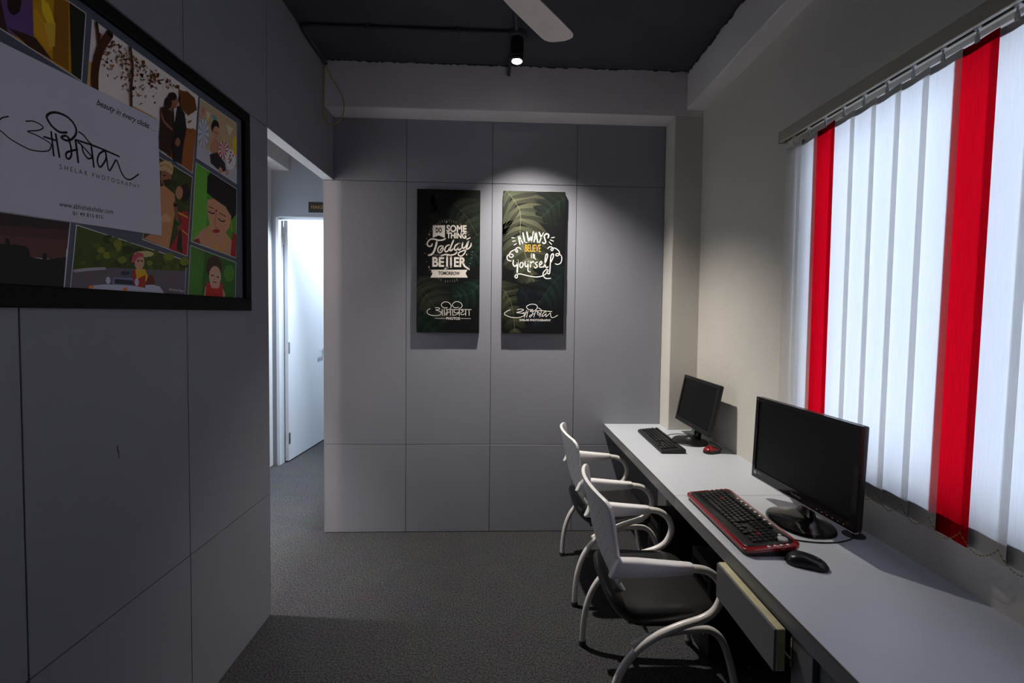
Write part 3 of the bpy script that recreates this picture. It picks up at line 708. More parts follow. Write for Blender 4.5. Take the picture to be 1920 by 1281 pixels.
PHOTOS.append(('grove',[(-681,704),(-267,702),(-302,424),(-704,485)],[
  ('p',(250,242,232),[(-681,704),(-267,702),(-302,424),(-704,485)],0),
  ('p',(245,190,110),[(-696,592),(-666,590),(-668,478),(-704,485)],0),
  ('p',(170,95,35),[(-346,563),(-280,579),(-302,424),(-422,443),(-407,529)],0),
  ('p',(205,150,90),[(-568,539),(-463,542),(-459,446),(-569,464)],0),
  ('p',(170,105,40),[(-591,644),(-600,628),(-597,639),(-586,641)],0),
  ('p',(150,85,20),[(-506,668),(-508,665),(-519,657),(-510,669)],0),
  ('p',(90,45,12),[(-655,663),(-650,666),(-649,670),(-651,669)],0),
  ('p',(150,85,20),[(-324,666),(-321,659),(-316,667),(-317,664)],0),
  ('p',(170,105,40),[(-489,662),(-488,663),(-485,664),(-488,674)],0),
  ('p',(120,60,12),[(-356,554),(-354,549),(-365,553),(-353,542)],0),
  ('p',(120,60,12),[(-639,667),(-641,658),(-633,672),(-637,670)],0),
  ('p',(150,85,20),[(-294,570),(-314,557),(-315,564),(-307,560)],0),
  ('p',(90,45,12),[(-622,588),(-615,588),(-614,588),(-615,584)],0),
  ('p',(90,45,12),[(-635,657),(-638,661),(-628,664),(-633,667)],0),
  ('p',(150,85,20),[(-540,671),(-534,674),(-536,672),(-529,686)],0),
  ('p',(120,60,12),[(-640,690),(-647,682),(-648,684),(-649,683)],0),
  ('p',(120,60,12),[(-459,669),(-474,664),(-465,672),(-471,663)],0),
  ('p',(150,85,20),[(-639,579),(-642,584),(-636,580),(-638,587)],0),
  ('p',(150,85,20),[(-633,605),(-629,607),(-632,606),(-636,607)],0),
  ('p',(90,45,12),[(-472,620),(-475,619),(-479,619),(-476,620)],0),
  ('p',(150,85,20),[(-311,674),(-295,676),(-290,682),(-292,676)],0),
  ('p',(150,85,20),[(-369,641),(-356,647),(-352,649),(-358,661)],0),
  ('p',(150,85,20),[(-407,683),(-417,674),(-416,668),(-415,681)],0),
  ('p',(120,60,12),[(-312,569),(-308,560),(-316,558),(-300,564)],0),
  ('p',(120,60,12),[(-659,622),(-661,618),(-669,616),(-659,615)],0),
  ('p',(120,60,12),[(-647,639),(-651,634),(-654,632),(-650,631)],0),
  ('p',(150,85,20),[(-544,672),(-558,671),(-549,665),(-551,674)],0),
  ('p',(120,60,12),[(-516,646),(-520,643),(-514,647),(-515,646)],0),
  ('p',(90,45,12),[(-588,640),(-592,632),(-585,629),(-593,626)],0),
  ('p',(120,60,12),[(-380,680),(-381,682),(-391,684),(-392,677)],0),
  ('p',(120,60,12),[(-541,678),(-544,674),(-545,674),(-550,681)],0),
  ('p',(90,45,12),[(-504,680),(-505,673),(-506,678),(-506,666)],0),
  ('p',(90,45,12),[(-642,655),(-653,638),(-645,650),(-644,643)],0),
  ('p',(170,105,40),[(-582,587),(-594,574),(-585,578),(-591,581)],0),
  ('p',(170,105,40),[(-481,602),(-468,612),(-475,603),(-472,598)],0),
  ('p',(150,85,20),[(-477,662),(-463,664),(-470,662),(-468,662)],0),
  ('p',(90,45,12),[(-461,667),(-472,654),(-473,657),(-472,658)],0),
  ('p',(150,85,20),[(-359,591),(-352,599),(-359,593),(-351,602)],0),
  ('p',(150,85,20),[(-310,633),(-323,637),(-319,628),(-307,645)],0),
  ('p',(120,60,12),[(-450,684),(-450,683),(-459,673),(-464,679)],0),
  ('p',(90,45,12),[(-483,630),(-475,631),(-479,628),(-466,637)],0),
  ('p',(170,105,40),[(-494,642),(-480,661),(-479,657),(-483,650)],0),
  ('p',(90,45,12),[(-580,648),(-576,655),(-574,655),(-574,663)],0),
  ('p',(150,85,20),[(-579,666),(-571,681),(-567,683),(-577,670)],0),
  ('p',(90,45,12),[(-466,590),(-472,591),(-476,581),(-464,589)],0),
  ('p',(150,85,20),[(-552,648),(-549,646),(-547,653),(-546,651)],0),
  ('p',(90,45,12),[(-631,604),(-632,601),(-638,600),(-632,604)],0),
  ('p',(150,85,20),[(-536,656),(-541,662),(-547,649),(-544,659)],0),
  ('p',(170,105,40),[(-358,677),(-368,679),(-364,680),(-356,683)],0),
  ('p',(150,85,20),[(-569,655),(-569,646),(-573,646),(-573,650)],0),
  ('p',(120,60,12),[(-488,630),(-485,644),(-497,630),(-499,631)],0),
  ('p',(150,85,20),[(-638,678),(-644,676),(-640,678),(-635,685)],0),
  ('p',(120,60,12),[(-363,676),(-371,671),(-359,676),(-369,673)],0),
  ('p',(120,60,12),[(-503,673),(-510,672),(-516,664),(-513,671)],0),
  ('p',(170,105,40),[(-653,682),(-661,671),(-654,682),(-659,677)],0),
  ('p',(150,85,20),[(-471,685),(-460,688),(-473,689),(-465,686)],0),
  ('p',(150,85,20),[(-458,683),(-451,688),(-460,677),(-453,677)],0),
  ('p',(120,60,12),[(-644,643),(-653,645),(-654,645),(-655,637)],0),
  ('p',(90,45,12),[(-472,645),(-469,645),(-472,653),(-473,645)],0),
  ('p',(170,105,40),[(-446,673),(-463,673),(-462,672),(-463,673)],0),
  ('p',(90,45,12),[(-450,653),(-445,658),(-437,660),(-453,662)],0),
  ('p',(90,45,12),[(-469,660),(-463,661),(-463,657),(-465,655)],0),
  ('p',(170,105,40),[(-349,678),(-347,682),(-358,679),(-350,678)],0),
  ('p',(170,105,40),[(-576,655),(-588,639),(-578,653),(-580,644)],0),
  ('p',(120,60,12),[(-561,607),(-568,603),(-563,613),(-569,614)],0),
  ('p',(90,45,12),[(-545,664),(-537,666),(-546,662),(-537,661)],0),
  ('p',(150,85,20),[(-663,684),(-656,684),(-660,677),(-663,675)],0),
  ('p',(120,60,12),[(-651,670),(-657,665),(-655,677),(-653,669)],0),
  ('p',(170,105,40),[(-580,628),(-576,627),(-582,630),(-576,637)],0),
  ('p',(90,45,12),[(-485,661),(-482,669),(-487,656),(-487,664)],0),
  ('p',(150,85,20),[(-636,679),(-632,684),(-633,685),(-640,675)],0),
  ('p',(170,105,40),[(-340,641),(-342,636),(-330,653),(-330,655)],0),
  ('p',(120,60,12),[(-634,688),(-632,686),(-637,682),(-632,679)],0),
  ('p',(120,60,12),[(-578,636),(-578,645),(-577,637),(-580,642)],0),
  ('p',(170,105,40),[(-530,576),(-534,575),(-533,589),(-532,585)],0),
  ('p',(120,60,12),[(-381,675),(-378,686),(-362,695),(-361,682)],0),
  ('p',(90,45,12),[(-549,572),(-561,566),(-557,563),(-563,558)],0),
  ('p',(170,105,40),[(-638,676),(-643,670),(-635,672),(-631,672)],0),
  ('p',(150,85,20),[(-586,646),(-591,645),(-592,653),(-597,652)],0),
  ('p',(170,105,40),[(-511,584),(-503,585),(-508,589),(-510,592)],0),
  ('p',(150,85,20),[(-603,654),(-611,652),(-611,646),(-611,644)],0),
  ('p',(170,105,40),[(-618,666),(-619,661),(-621,663),(-617,668)],0),
  ('p',(90,45,12),[(-634,623),(-630,627),(-623,625),(-626,634)],0),
  ('p',(170,105,40),[(-335,659),(-322,654),(-335,657),(-336,661)],0),
  ('p',(120,60,12),[(-589,632),(-586,638),(-595,634),(-595,631)],0),
  ('p',(120,60,12),[(-354,531),(-353,543),(-351,545),(-352,545)],0),
  ('p',(150,85,20),[(-618,638),(-622,642),(-622,640),(-619,640)],0),
  ('p',(150,85,20),[(-446,664),(-454,660),(-438,670),(-454,664)],0),
  ('p',(90,45,12),[(-621,668),(-620,676),(-628,670),(-627,672)],0),
  ('p',(90,45,12),[(-487,660),(-486,659),(-487,665),(-486,667)],0),
  ('p',(170,105,40),[(-615,679),(-619,667),(-615,680),(-613,672)],0),
  ('p',(120,60,12),[(-612,691),(-612,690),(-613,689),(-619,682)],0),
  ('p',(90,45,12),[(-478,642),(-485,642),(-479,651),(-476,650)],0),
  ('p',(90,45,12),[(-498,648),(-497,655),(-498,654),(-493,657)],0),
  ('p',(150,85,20),[(-607,658),(-608,658),(-603,658),(-610,653)],0),
  ('p',(170,105,40),[(-343,617),(-355,603),(-351,609),(-359,604)],0),
  ('p',(120,60,12),[(-602,685),(-600,677),(-602,676),(-597,686)],0),
  ('p',(90,45,12),[(-567,632),(-579,628),(-575,637),(-579,635)],0),
  ('p',(150,85,20),[(-351,684),(-357,677),(-338,686),(-342,679)],0),
  ('p',(120,60,12),[(-434,644),(-439,654),(-437,648),(-441,652)],0),
  ('p',(170,105,40),[(-361,569),(-357,580),(-353,578),(-352,576)],0),
  ('p',(120,60,12),[(-536,550),(-524,563),(-523,564),(-522,560)],0),
  ('p',(90,45,12),[(-636,600),(-642,604),(-636,599),(-644,600)],0),
  ('p',(120,60,12),[(-347,627),(-333,632),(-342,637),(-341,628)],0),
  ('p',(90,45,12),[(-598,683),(-594,688),(-595,688),(-590,687)],0),
  ('p',(90,45,12),[(-415,676),(-411,683),(-425,671),(-409,678)],0),
  ('p',(90,45,12),[(-367,643),(-360,639),(-376,639),(-369,645)],0),
  ('p',(90,45,12),[(-597,593),(-586,609),(-593,606),(-595,601)],0),
  ('p',(150,85,20),[(-606,662),(-603,667),(-600,667),(-602,674)],0),
  ('p',(90,45,12),[(-360,601),(-360,601),(-360,600),(-362,597)],0),
  ('p',(120,60,12),[(-398,684),(-398,681),(-410,676),(-395,684)],0),
  ('p',(170,105,40),[(-497,642),(-487,643),(-486,639),(-488,644)],0),
  ('p',(90,45,12),[(-570,667),(-575,659),(-577,663),(-581,662)],0),
  ('p',(170,105,40),[(-605,642),(-613,630),(-609,637),(-609,632)],0),
  ('p',(170,105,40),[(-481,629),(-482,630),(-484,629),(-487,621)],0),
  ('p',(90,45,12),[(-575,620),(-571,613),(-574,611),(-569,621)],0),
  ('p',(150,85,20),[(-582,658),(-588,653),(-587,657),(-579,661)],0),
  ('p',(170,105,40),[(-642,684),(-635,688),(-646,677),(-632,689)],0),
  ('p',(170,105,40),[(-331,625),(-346,621),(-333,629),(-351,616)],0),
  ('p',(150,85,20),[(-663,663),(-659,669),(-665,674),(-663,666)],0),
  ('p',(120,60,12),[(-331,668),(-338,668),(-327,673),(-338,675)],0),
  ('p',(150,85,20),[(-464,645),(-454,653),(-453,653),(-454,654)],0),
  ('p',(170,105,40),[(-616,682),(-611,681),(-605,688),(-607,682)],0),
  ('p',(150,85,20),[(-524,664),(-531,661),(-529,660),(-525,653)],0),
  ('p',(150,85,20),[(-634,652),(-637,646),(-635,644),(-634,642)],0),
  ('p',(170,105,40),[(-464,631),(-472,632),(-465,638),(-458,632)],0),
  ('p',(150,85,20),[(-624,612),(-626,611),(-624,618),(-628,606)],0),
  ('p',(120,60,12),[(-410,691),(-406,680),(-401,694),(-406,688)],0),
  ('p',(90,45,12),[(-508,673),(-516,672),(-515,672),(-519,669)],0),
  ('p',(150,85,20),[(-591,665),(-590,659),(-586,669),(-599,652)],0),
  ('p',(170,105,40),[(-326,633),(-323,632),(-333,620),(-333,627)],0),
  ('p',(150,85,20),[(-455,659),(-448,658),(-453,667),(-455,668)],0),
  ('p',(120,60,12),[(-592,603),(-598,602),(-598,597),(-597,592)],0),
  ('p',(120,60,12),[(-482,646),(-482,645),(-481,651),(-486,643)],0),
  ('p',(170,105,40),[(-657,604),(-656,603),(-661,602),(-655,601)],0),
  ('p',(150,85,20),[(-333,616),(-325,629),(-328,623),(-334,625)],0),
  ('p',(150,85,20),[(-628,666),(-639,663),(-629,666),(-636,661)],0),
  ('p',(90,45,12),[(-329,538),(-334,537),(-336,544),(-337,542)],0),
  ('p',(90,45,12),[(-548,609),(-546,618),(-548,614),(-542,618)],0),
  ('p',(90,45,12),[(-497,598),(-508,593),(-501,588),(-505,594)],0),
  ('p',(120,60,12),[(-558,682),(-557,681),(-556,675),(-557,680)],0),
  ('p',(90,45,12),[(-601,659),(-598,657),(-606,649),(-602,656)],0),
  ('p',(90,45,12),[(-629,681),(-630,681),(-630,675),(-629,679)],0),
  ('p',(170,105,40),[(-576,678),(-567,691),(-583,673),(-577,676)],0),
  ('p',(170,105,40),[(-581,667),(-581,672),(-579,667),(-580,667)],0),
  ('p',(90,45,12),[(-519,645),(-520,646),(-519,648),(-517,659)],0),
  ('p',(120,60,12),[(-481,636),(-491,630),(-485,628),(-485,623)],0),
  ('p',(170,105,40),[(-288,575),(-306,563),(-305,576),(-288,580)],0),
  ('p',(120,60,12),[(-427,668),(-415,682),(-421,669),(-423,678)],0),
  ('p',(120,60,12),[(-322,614),(-324,608),(-317,617),(-312,625)],0),
  ('p',(150,85,20),[(-593,656),(-589,659),(-588,656),(-597,654)],0),
  ('p',(170,105,40),[(-607,642),(-611,635),(-611,645),(-616,641)],0),
  ('p',(170,105,40),[(-518,641),(-514,643),(-513,640),(-526,638)],0),
  ('p',(150,85,20),[(-352,659),(-366,650),(-352,663),(-367,655)],0),
  ('p',(120,60,12),[(-636,661),(-629,671),(-625,669),(-632,661)],0),
  ('p',(170,105,40),[(-475,648),(-472,661),(-477,661),(-465,667)],0),
  ('p',(150,85,20),[(-559,632),(-568,625),(-562,637),(-560,636)],0),
  ('p',(150,85,20),[(-299,642),(-299,649),(-296,645),(-297,648)],0),
  ('p',(120,60,12),[(-531,651),(-536,645),(-542,651),(-544,652)],0),
  ('p',(170,105,40),[(-537,633),(-535,643),(-544,634),(-542,631)],0),
  ('p',(90,45,12),[(-340,684),(-340,681),(-346,680),(-357,674)],0),
  ('p',(150,85,20),[(-589,665),(-583,662),(-589,659),(-584,672)],0),
  ('p',(150,85,20),[(-543,686),(-535,682),(-543,676),(-545,674)],0),
  ('p',(90,45,12),[(-613,676),(-621,678),(-615,674),(-616,681)],0),
  ('p',(150,85,20),[(-421,662),(-419,662),(-413,659),(-426,660)],0),
  ('p',(120,60,12),[(-310,634),(-319,629),(-324,636),(-315,644)],0),
  ('p',(150,85,20),[(-330,615),(-331,616),(-335,618),(-329,611)],0),
  ('p',(170,105,40),[(-656,643),(-662,645),(-663,641),(-664,637)],0),
  ('p',(150,85,20),[(-479,645),(-467,653),(-471,640),(-470,648)],0),
  ('p',(170,105,40),[(-572,652),(-564,655),(-563,648),(-571,648)],0),
  ('p',(170,105,40),[(-500,637),(-495,636),(-485,635),(-498,638)],0),
  ('p',(90,45,12),[(-642,658),(-649,663),(-642,668),(-645,659)],0),
  ('p',(170,105,40),[(-616,688),(-617,680),(-617,683),(-628,679)],0),
  ('p',(120,60,12),[(-653,617),(-657,614),(-655,619),(-658,624)],0),
  ('p',(150,85,20),[(-639,633),(-640,624),(-637,629),(-644,625)],0),
  ('p',(170,105,40),[(-343,652),(-343,659),(-347,662),(-355,654)],0),
  ('p',(120,60,12),[(-416,676),(-402,688),(-411,677),(-400,687)],0),
  ('p',(120,60,12),[(-327,664),(-332,667),(-337,665),(-341,662)],0),
  ('p',(170,105,40),[(-355,673),(-351,677),(-360,681),(-365,674)],0),
  ('p',(90,45,12),[(-602,683),(-608,685),(-600,690),(-600,680)],0),
  ('p',(120,60,12),[(-541,632),(-543,634),(-540,643),(-543,636)],0),
  ('p',(150,85,20),[(-523,613),(-515,619),(-522,616),(-518,615)],0),
  ('p',(170,105,40),[(-532,583),(-539,581),(-538,573),(-543,573)],0),
  ('p',(170,105,40),[(-457,679),(-460,680),(-464,667),(-455,671)],0),
  ('p',(120,60,12),[(-615,662),(-620,663),(-623,656),(-609,666)],0),
  ('p',(120,60,12),[(-583,609),(-578,606),(-571,615),(-584,604)],0),
  ('p',(170,105,40),[(-549,600),(-543,596),(-546,603),(-547,591)],0),
  ('p',(90,45,12),[(-335,595),(-334,589),(-336,591),(-332,598)],0),
  ('p',(120,60,12),[(-314,624),(-303,642),(-302,643),(-297,640)],0),
  ('p',(150,85,20),[(-326,678),(-331,672),(-339,662),(-335,678)],0),
  ('p',(150,85,20),[(-646,609),(-652,598),(-655,606),(-647,608)],0),
  ('p',(90,45,12),[(-336,654),(-351,660),(-337,662),(-353,645)],0),
  ('p',(90,45,12),[(-513,637),(-515,638),(-520,629),(-508,638)],0),
  ('p',(150,85,20),[(-581,657),(-584,658),(-585,653),(-593,652)],0),
  ('p',(150,85,20),[(-572,659),(-566,674),(-561,664),(-572,664)],0),
  ('p',(170,105,40),[(-339,651),(-348,655),(-335,655),(-345,647)],0),
  ('p',(170,105,40),[(-599,650),(-590,652),(-603,638),(-597,645)],0),
  ('p',(90,45,12),[(-567,657),(-562,659),(-558,655),(-552,664)],0),
  ('p',(150,85,20),[(-297,630),(-303,631),(-294,642),(-290,646)],0),
  ('p',(120,60,12),[(-478,667),(-481,666),(-480,659),(-471,673)],0),
  ('p',(150,85,20),[(-528,584),(-531,582),(-534,577),(-524,583)],0),
  ('p',(90,45,12),[(-659,661),(-656,661),(-665,660),(-666,657)],0),
  ('p',(170,105,40),[(-360,609),(-346,613),(-350,618),(-344,612)],0),
  ('p',(170,105,40),[(-497,608),(-497,607),(-495,611),(-496,616)],0),
  ('p',(120,60,12),[(-562,680),(-561,675),(-561,680),(-558,679)],0),
  ('p',(120,60,12),[(-525,648),(-527,637),(-525,639),(-523,645)],0),
  ('p',(120,60,12),[(-652,663),(-647,664),(-641,671),(-644,671)],0),
  ('p',(170,105,40),[(-519,679),(-524,667),(-522,677),(-523,672)],0),
  ('p',(90,45,12),[(-532,674),(-547,675),(-540,675),(-537,669)],0),
  ('p',(120,60,12),[(-531,632),(-522,625),(-523,628),(-520,631)],0),
  ('p',(150,85,20),[(-570,606),(-575,599),(-568,607),(-571,601)],0),
  ('p',(90,45,12),[(-573,653),(-579,644),(-578,655),(-584,644)],0),
  ('p',(90,45,12),[(-524,644),(-529,644),(-515,653),(-528,636)],0),
  ('p',(170,105,40),[(-547,629),(-551,626),(-556,622),(-552,628)],0),
  ('p',(90,45,12),[(-572,688),(-566,688),(-571,684),(-565,690)],0),
  ('p',(90,45,12),[(-597,670),(-598,674),(-596,665),(-602,668)],0),
  ('p',(150,85,20),[(-522,688),(-519,677),(-510,683),(-510,694)],0),
  ('p',(120,60,12),[(-540,581),(-541,577),(-546,587),(-548,587)],0),
  ('p',(90,45,12),[(-585,656),(-588,653),(-581,653),(-575,664)],0),
  ('p',(170,105,40),[(-587,572),(-597,566),(-592,572),(-591,571)],0),
  ('p',(90,45,12),[(-571,624),(-572,633),(-573,623),(-577,621)],0),
  ('p',(150,85,20),[(-643,636),(-634,646),(-646,645),(-636,640)],0),
  ('p',(170,105,40),[(-416,667),(-415,654),(-422,657),(-410,662)],0),
  ('p',(170,105,40),[(-562,670),(-557,683),(-560,678),(-551,684)],0),
  ('p',(120,60,12),[(-546,600),(-557,592),(-551,598),(-553,596)],0),
  ('p',(170,105,40),[(-524,609),(-536,598),(-533,599),(-525,613)],0),
  ('p',(120,60,12),[(-531,662),(-527,664),(-520,678),(-529,664)],0),
  ('p',(90,45,12),[(-299,656),(-295,665),(-295,662),(-294,660)],0),
  ('p',(90,45,12),[(-520,638),(-516,649),(-523,635),(-530,645)],0),
  ('p',(90,45,12),[(-614,659),(-611,671),(-614,661),(-614,661)],0),
  ('p',(120,60,12),[(-483,665),(-471,677),(-467,669),(-482,661)],0),
  ('p',(120,60,12),[(-587,681),(-581,690),(-580,691),(-583,690)],0),
  ('p',(150,85,20),[(-512,569),(-512,571),(-511,577),(-511,572)],0),
  ('p',(170,105,40),[(-367,636),(-348,638),(-360,645),(-362,633)],0),
  ('p',(90,45,12),[(-604,656),(-611,640),(-610,646),(-616,642)],0),
  ('p',(120,60,12),[(-613,659),(-608,665),(-614,658),(-619,656)],0),
  ('p',(170,105,40),[(-525,614),(-522,613),(-518,621),(-526,608)],0),
  ('p',(170,105,40),[(-491,660),(-503,648),(-504,644),(-504,655)],0),
  ('p',(150,85,20),[(-581,569),(-573,583),(-577,571),(-579,575)],0),
  ('p',(170,105,40),[(-561,640),(-556,645),(-569,638),(-555,648)],0),
  ('p',(120,60,12),[(-629,679),(-618,688),(-620,687),(-629,669)],0),
  ('p',(90,45,12),[(-524,604),(-522,611),(-523,605),(-526,600)],0),
  ('p',(170,105,40),[(-574,614),(-575,615),(-569,615),(-563,615)],0),
  ('p',(170,105,40),[(-589,673),(-594,670),(-596,667),(-598,670)],0),
  ('p',(170,105,40),[(-607,650),(-602,653),(-607,657),(-602,654)],0),
  ('p',(90,45,12),[(-564,582),(-551,586),(-563,584),(-552,597)],0),
  ('p',(120,60,12),[(-459,674),(-456,677),(-470,667),(-470,661)],0),
  ('p',(90,45,12),[(-571,634),(-575,639),(-577,627),(-573,634)],0),
  ('p',(170,105,40),[(-547,661),(-555,656),(-546,655),(-553,655)],0),
  ('p',(170,105,40),[(-640,638),(-642,633),(-649,632),(-636,646)],0),
  ('p',(150,85,20),[(-618,681),(-617,689),(-618,689),(-624,685)],0),
  ('p',(120,60,12),[(-568,621),(-567,621),(-564,627),(-573,624)],0),
  ('p',(150,85,20),[(-533,658),(-527,658),(-538,662),(-534,664)],0),
  ('p',(90,45,12),[(-461,633),(-467,640),(-466,637),(-468,639)],0),
  ('p',(120,60,12),[(-479,660),(-492,648),(-487,664),(-480,658)],0),
  ('p',(90,45,12),[(-573,675),(-579,668),(-582,662),(-573,676)],0),
  ('p',(170,105,40),[(-481,656),(-469,662),(-470,665),(-465,661)],0),
  ('p',(120,60,12),[(-485,635),(-489,621),(-476,635),(-481,635)],0),
  ('p',(150,85,20),[(-463,683),(-463,692),(-468,687),(-463,686)],0),
  ('p',(120,60,12),[(-417,672),(-421,685),(-416,687),(-414,685)],0),
  ('p',(90,45,12),[(-651,670),(-652,657),(-651,659),(-656,659)],0),
  ('p',(170,105,40),[(-628,665),(-628,667),(-636,664),(-637,661)],0),
  ('p',(90,45,12),[(-577,613),(-583,606),(-582,610),(-581,611)],0),
  ('p',(170,105,40),[(-661,617),(-660,624),(-662,612),(-652,620)],0),
  ('p',(170,105,40),[(-479,673),(-488,674),(-482,668),(-481,679)],0),
  ('p',(150,85,20),[(-587,654),(-590,652),(-586,657),(-585,663)],0),
  ('p',(120,60,12),[(-628,606),(-631,608),(-631,600),(-626,607)],0),
  ('p',(90,45,12),[(-641,654),(-635,666),(-631,660),(-635,663)],0),
  ('p',(170,105,40),[(-304,603),(-319,596),(-320,585),(-310,596)],0),
  ('p',(170,105,40),[(-557,660),(-554,662),(-555,657),(-552,654)],0),
  ('p',(90,45,12),[(-645,664),(-643,671),(-637,679),(-648,668)],0),
  ('p',(120,60,12),[(-520,679),(-525,671),(-517,671),(-524,666)],0),
  ('p',(90,45,12),[(-577,666),(-574,670),(-581,663),(-577,667)],0),
  ('p',(170,105,40),[(-413,677),(-404,669),(-414,670),(-401,677)],0),
  ('p',(150,85,20),[(-558,682),(-553,686),(-548,678),(-563,675)],0),
  ('p',(120,60,12),[(-569,669),(-566,661),(-555,671),(-557,666)],0),
  ('p',(170,105,40),[(-580,582),(-587,586),(-580,594),(-578,585)],0),
  ('p',(170,105,40),[(-351,643),(-348,653),(-348,655),(-356,652)],0),
  ('p',(90,45,12),[(-504,683),(-517,669),(-516,683),(-518,677)],0),
  ('p',(170,105,40),[(-575,620),(-567,619),(-570,621),(-571,611)],0),
  ('p',(170,105,40),[(-596,638),(-597,645),(-589,647),(-602,646)],0),
  ('p',(90,45,12),[(-487,679),(-489,679),(-486,671),(-486,669)],0),
  ('p',(150,85,20),[(-589,618),(-592,620),(-597,605),(-586,620)],0),
  ('p',(120,60,12),[(-459,679),(-452,684),(-465,667),(-459,668)],0),
  ('p',(150,85,20),[(-669,672),(-668,674),(-659,682),(-664,670)],0),
  ('p',(150,85,20),[(-366,570),(-355,588),(-346,592),(-346,594)],0),
  ('p',(120,60,12),[(-645,622),(-638,617),(-648,616),(-647,611)],0),
  ('p',(170,105,40),[(-574,675),(-572,670),(-569,670),(-577,669)],0),
  ('p',(120,60,12),[(-638,649),(-647,634),(-638,648),(-638,644)],0),
  ('p',(90,45,12),[(-456,663),(-456,651),(-452,652),(-447,655)],0),
  ('p',(120,60,12),[(-512,618),(-512,607),(-515,618),(-514,610)],0),
  ('p',(90,45,12),[(-632,647),(-630,650),(-634,648),(-636,644)],0),
  ('p',(150,85,20),[(-608,597),(-619,584),(-616,587),(-614,594)],0),
  ('p',(120,60,12),[(-484,639),(-494,635),(-496,629),(-494,637)],0),
  ('p',(150,85,20),[(-474,616),(-466,618),(-468,620),(-469,616)],0),
  ('p',(90,45,12),[(-343,559),(-339,571),(-344,573),(-335,571)],0),
  ('p',(170,105,40),[(-620,674),(-629,663),(-633,655),(-630,668)],0),
  ('p',(170,105,40),[(-577,563),(-569,573),(-580,563),(-573,570)],0),
  ('p',(90,45,12),[(-532,671),(-532,660),(-530,667),(-529,661)],0),
  ('p',(120,60,12),[(-325,641),(-320,644),(-324,638),(-326,644)],0),
  ('p',(150,85,20),[(-316,641),(-309,653),(-318,641),(-318,648)],0),
  ('p',(90,45,12),[(-495,639),(-499,644),(-490,648),(-483,642)],0),
  ('p',(150,85,20),[(-571,670),(-573,666),(-577,660),(-570,663)],0),
  ('p',(170,105,40),[(-538,626),(-544,616),(-539,624),(-538,624)],0),
  ('p',(120,60,12),[(-505,674),(-504,679),(-502,683),(-502,673)],0),
  ('p',(150,85,20),[(-329,562),(-322,561),(-321,552),(-328,559)],0),
  ('p',(170,105,40),[(-555,636),(-555,625),(-557,630),(-552,629)],0),
  ('p',(170,105,40),[(-293,669),(-290,665),(-299,657),(-300,668)],0),
  ('p',(90,45,12),[(-656,631),(-659,631),(-647,644),(-654,634)],0),
  ('p',(90,45,12),[(-601,683),(-592,692),(-600,678),(-605,674)],0),
  ('p',(170,105,40),[(-573,662),(-570,662),(-569,662),(-564,664)],0),
  ('p',(90,45,12),[(-595,648),(-601,643),(-603,644),(-606,639)],0),
  ('p',(150,85,20),[(-457,654),(-461,659),(-462,651),(-465,660)],0),
  ('p',(170,105,40),[(-590,639),(-592,646),(-592,639),(-599,638)],0),
  ('p',(120,60,12),[(-594,665),(-598,670),(-592,661),(-598,664)],0),
  ('p',(150,85,20),[(-580,680),(-580,691),(-582,683),(-587,685)],0),
  ('p',(170,105,40),[(-519,627),(-520,628),(-515,635),(-514,639)],0),
  ('p',(170,105,40),[(-604,661),(-605,656),(-601,658),(-602,656)],0),
  ('p',(90,45,12),[(-582,598),(-588,597),(-581,603),(-582,604)],0),
  ('p',(120,60,12),[(-357,634),(-348,633),(-351,632),(-365,621)],0),
  ('p',(90,45,12),[(-636,656),(-631,664),(-635,662),(-635,661)],0),
  ('p',(120,60,12),[(-434,679),(-438,671),(-448,664),(-451,664)],0),
  ('p',(150,85,20),[(-341,631),(-341,627),(-332,622),(-329,632)],0),
  ('p',(90,45,12),[(-355,597),(-353,605),(-346,598),(-351,602)],0),
  ('p',(150,85,20),[(-503,666),(-512,651),(-512,657),(-511,661)],0),
  ('p',(90,45,12),[(-332,670),(-339,669),(-322,673),(-339,679)],0),
  ('p',(150,85,20),[(-521,606),(-529,599),(-517,602),(-520,611)],0),
  ('p',(90,45,12),[(-567,636),(-562,638),(-563,631),(-568,630)],0),
  ('p',(150,85,20),[(-315,592),(-329,582),(-324,592),(-318,592)],0),
  ('p',(120,60,12),[(-513,663),(-507,666),(-509,658),(-511,664)],0),
  ('p',(90,45,12),[(-392,667),(-402,670),(-400,674),(-392,665)],0),
  ('p',(170,105,40),[(-628,607),(-620,622),(-634,615),(-630,609)],0),
  ('p',(90,45,12),[(-571,579),(-570,576),(-568,581),(-580,568)],0),
  ('p',(150,85,20),[(-474,648),(-469,657),(-477,658),(-476,655)],0),
  ('p',(120,60,12),[(-563,591),(-562,578),(-563,581),(-566,589)],0),
  ('s',(80,38,10),[(-683,494),(-681,570),(-665,636),(-632,699)],34),
  ('s',(80,38,10),[(-665,632),(-670,670),(-674,700)],16),
  ('s',(85,40,12),[(-565,524),(-564,590),(-558,643),(-564,701)],14),
  ('p',(120,66,16),[(-365,669),(-329,691),(-290,685),(-279,650),(-324,611),(-362,623)],0),
  ('p',(28,20,18),[(-396,605),(-366,624),(-342,608),(-334,563),(-351,499),(-361,433),(-396,434),(-400,485),(-403,554)],0),
  ('p',(60,32,22),[(-449,582),(-418,600),(-395,585),(-396,538),(-408,443),(-463,449),(-454,510)],0),
  ('p',(230,225,220),[(-394,604),(-379,614),(-391,559)],0),
  ('p',(165,105,75),[(-373,637),(-375,627),(-380,617),(-387,610),(-395,607),(-402,608),(-406,613),(-408,621),(-406,630),(-401,640),(-394,647),(-386,651),(-380,650),(-375,645)],0),
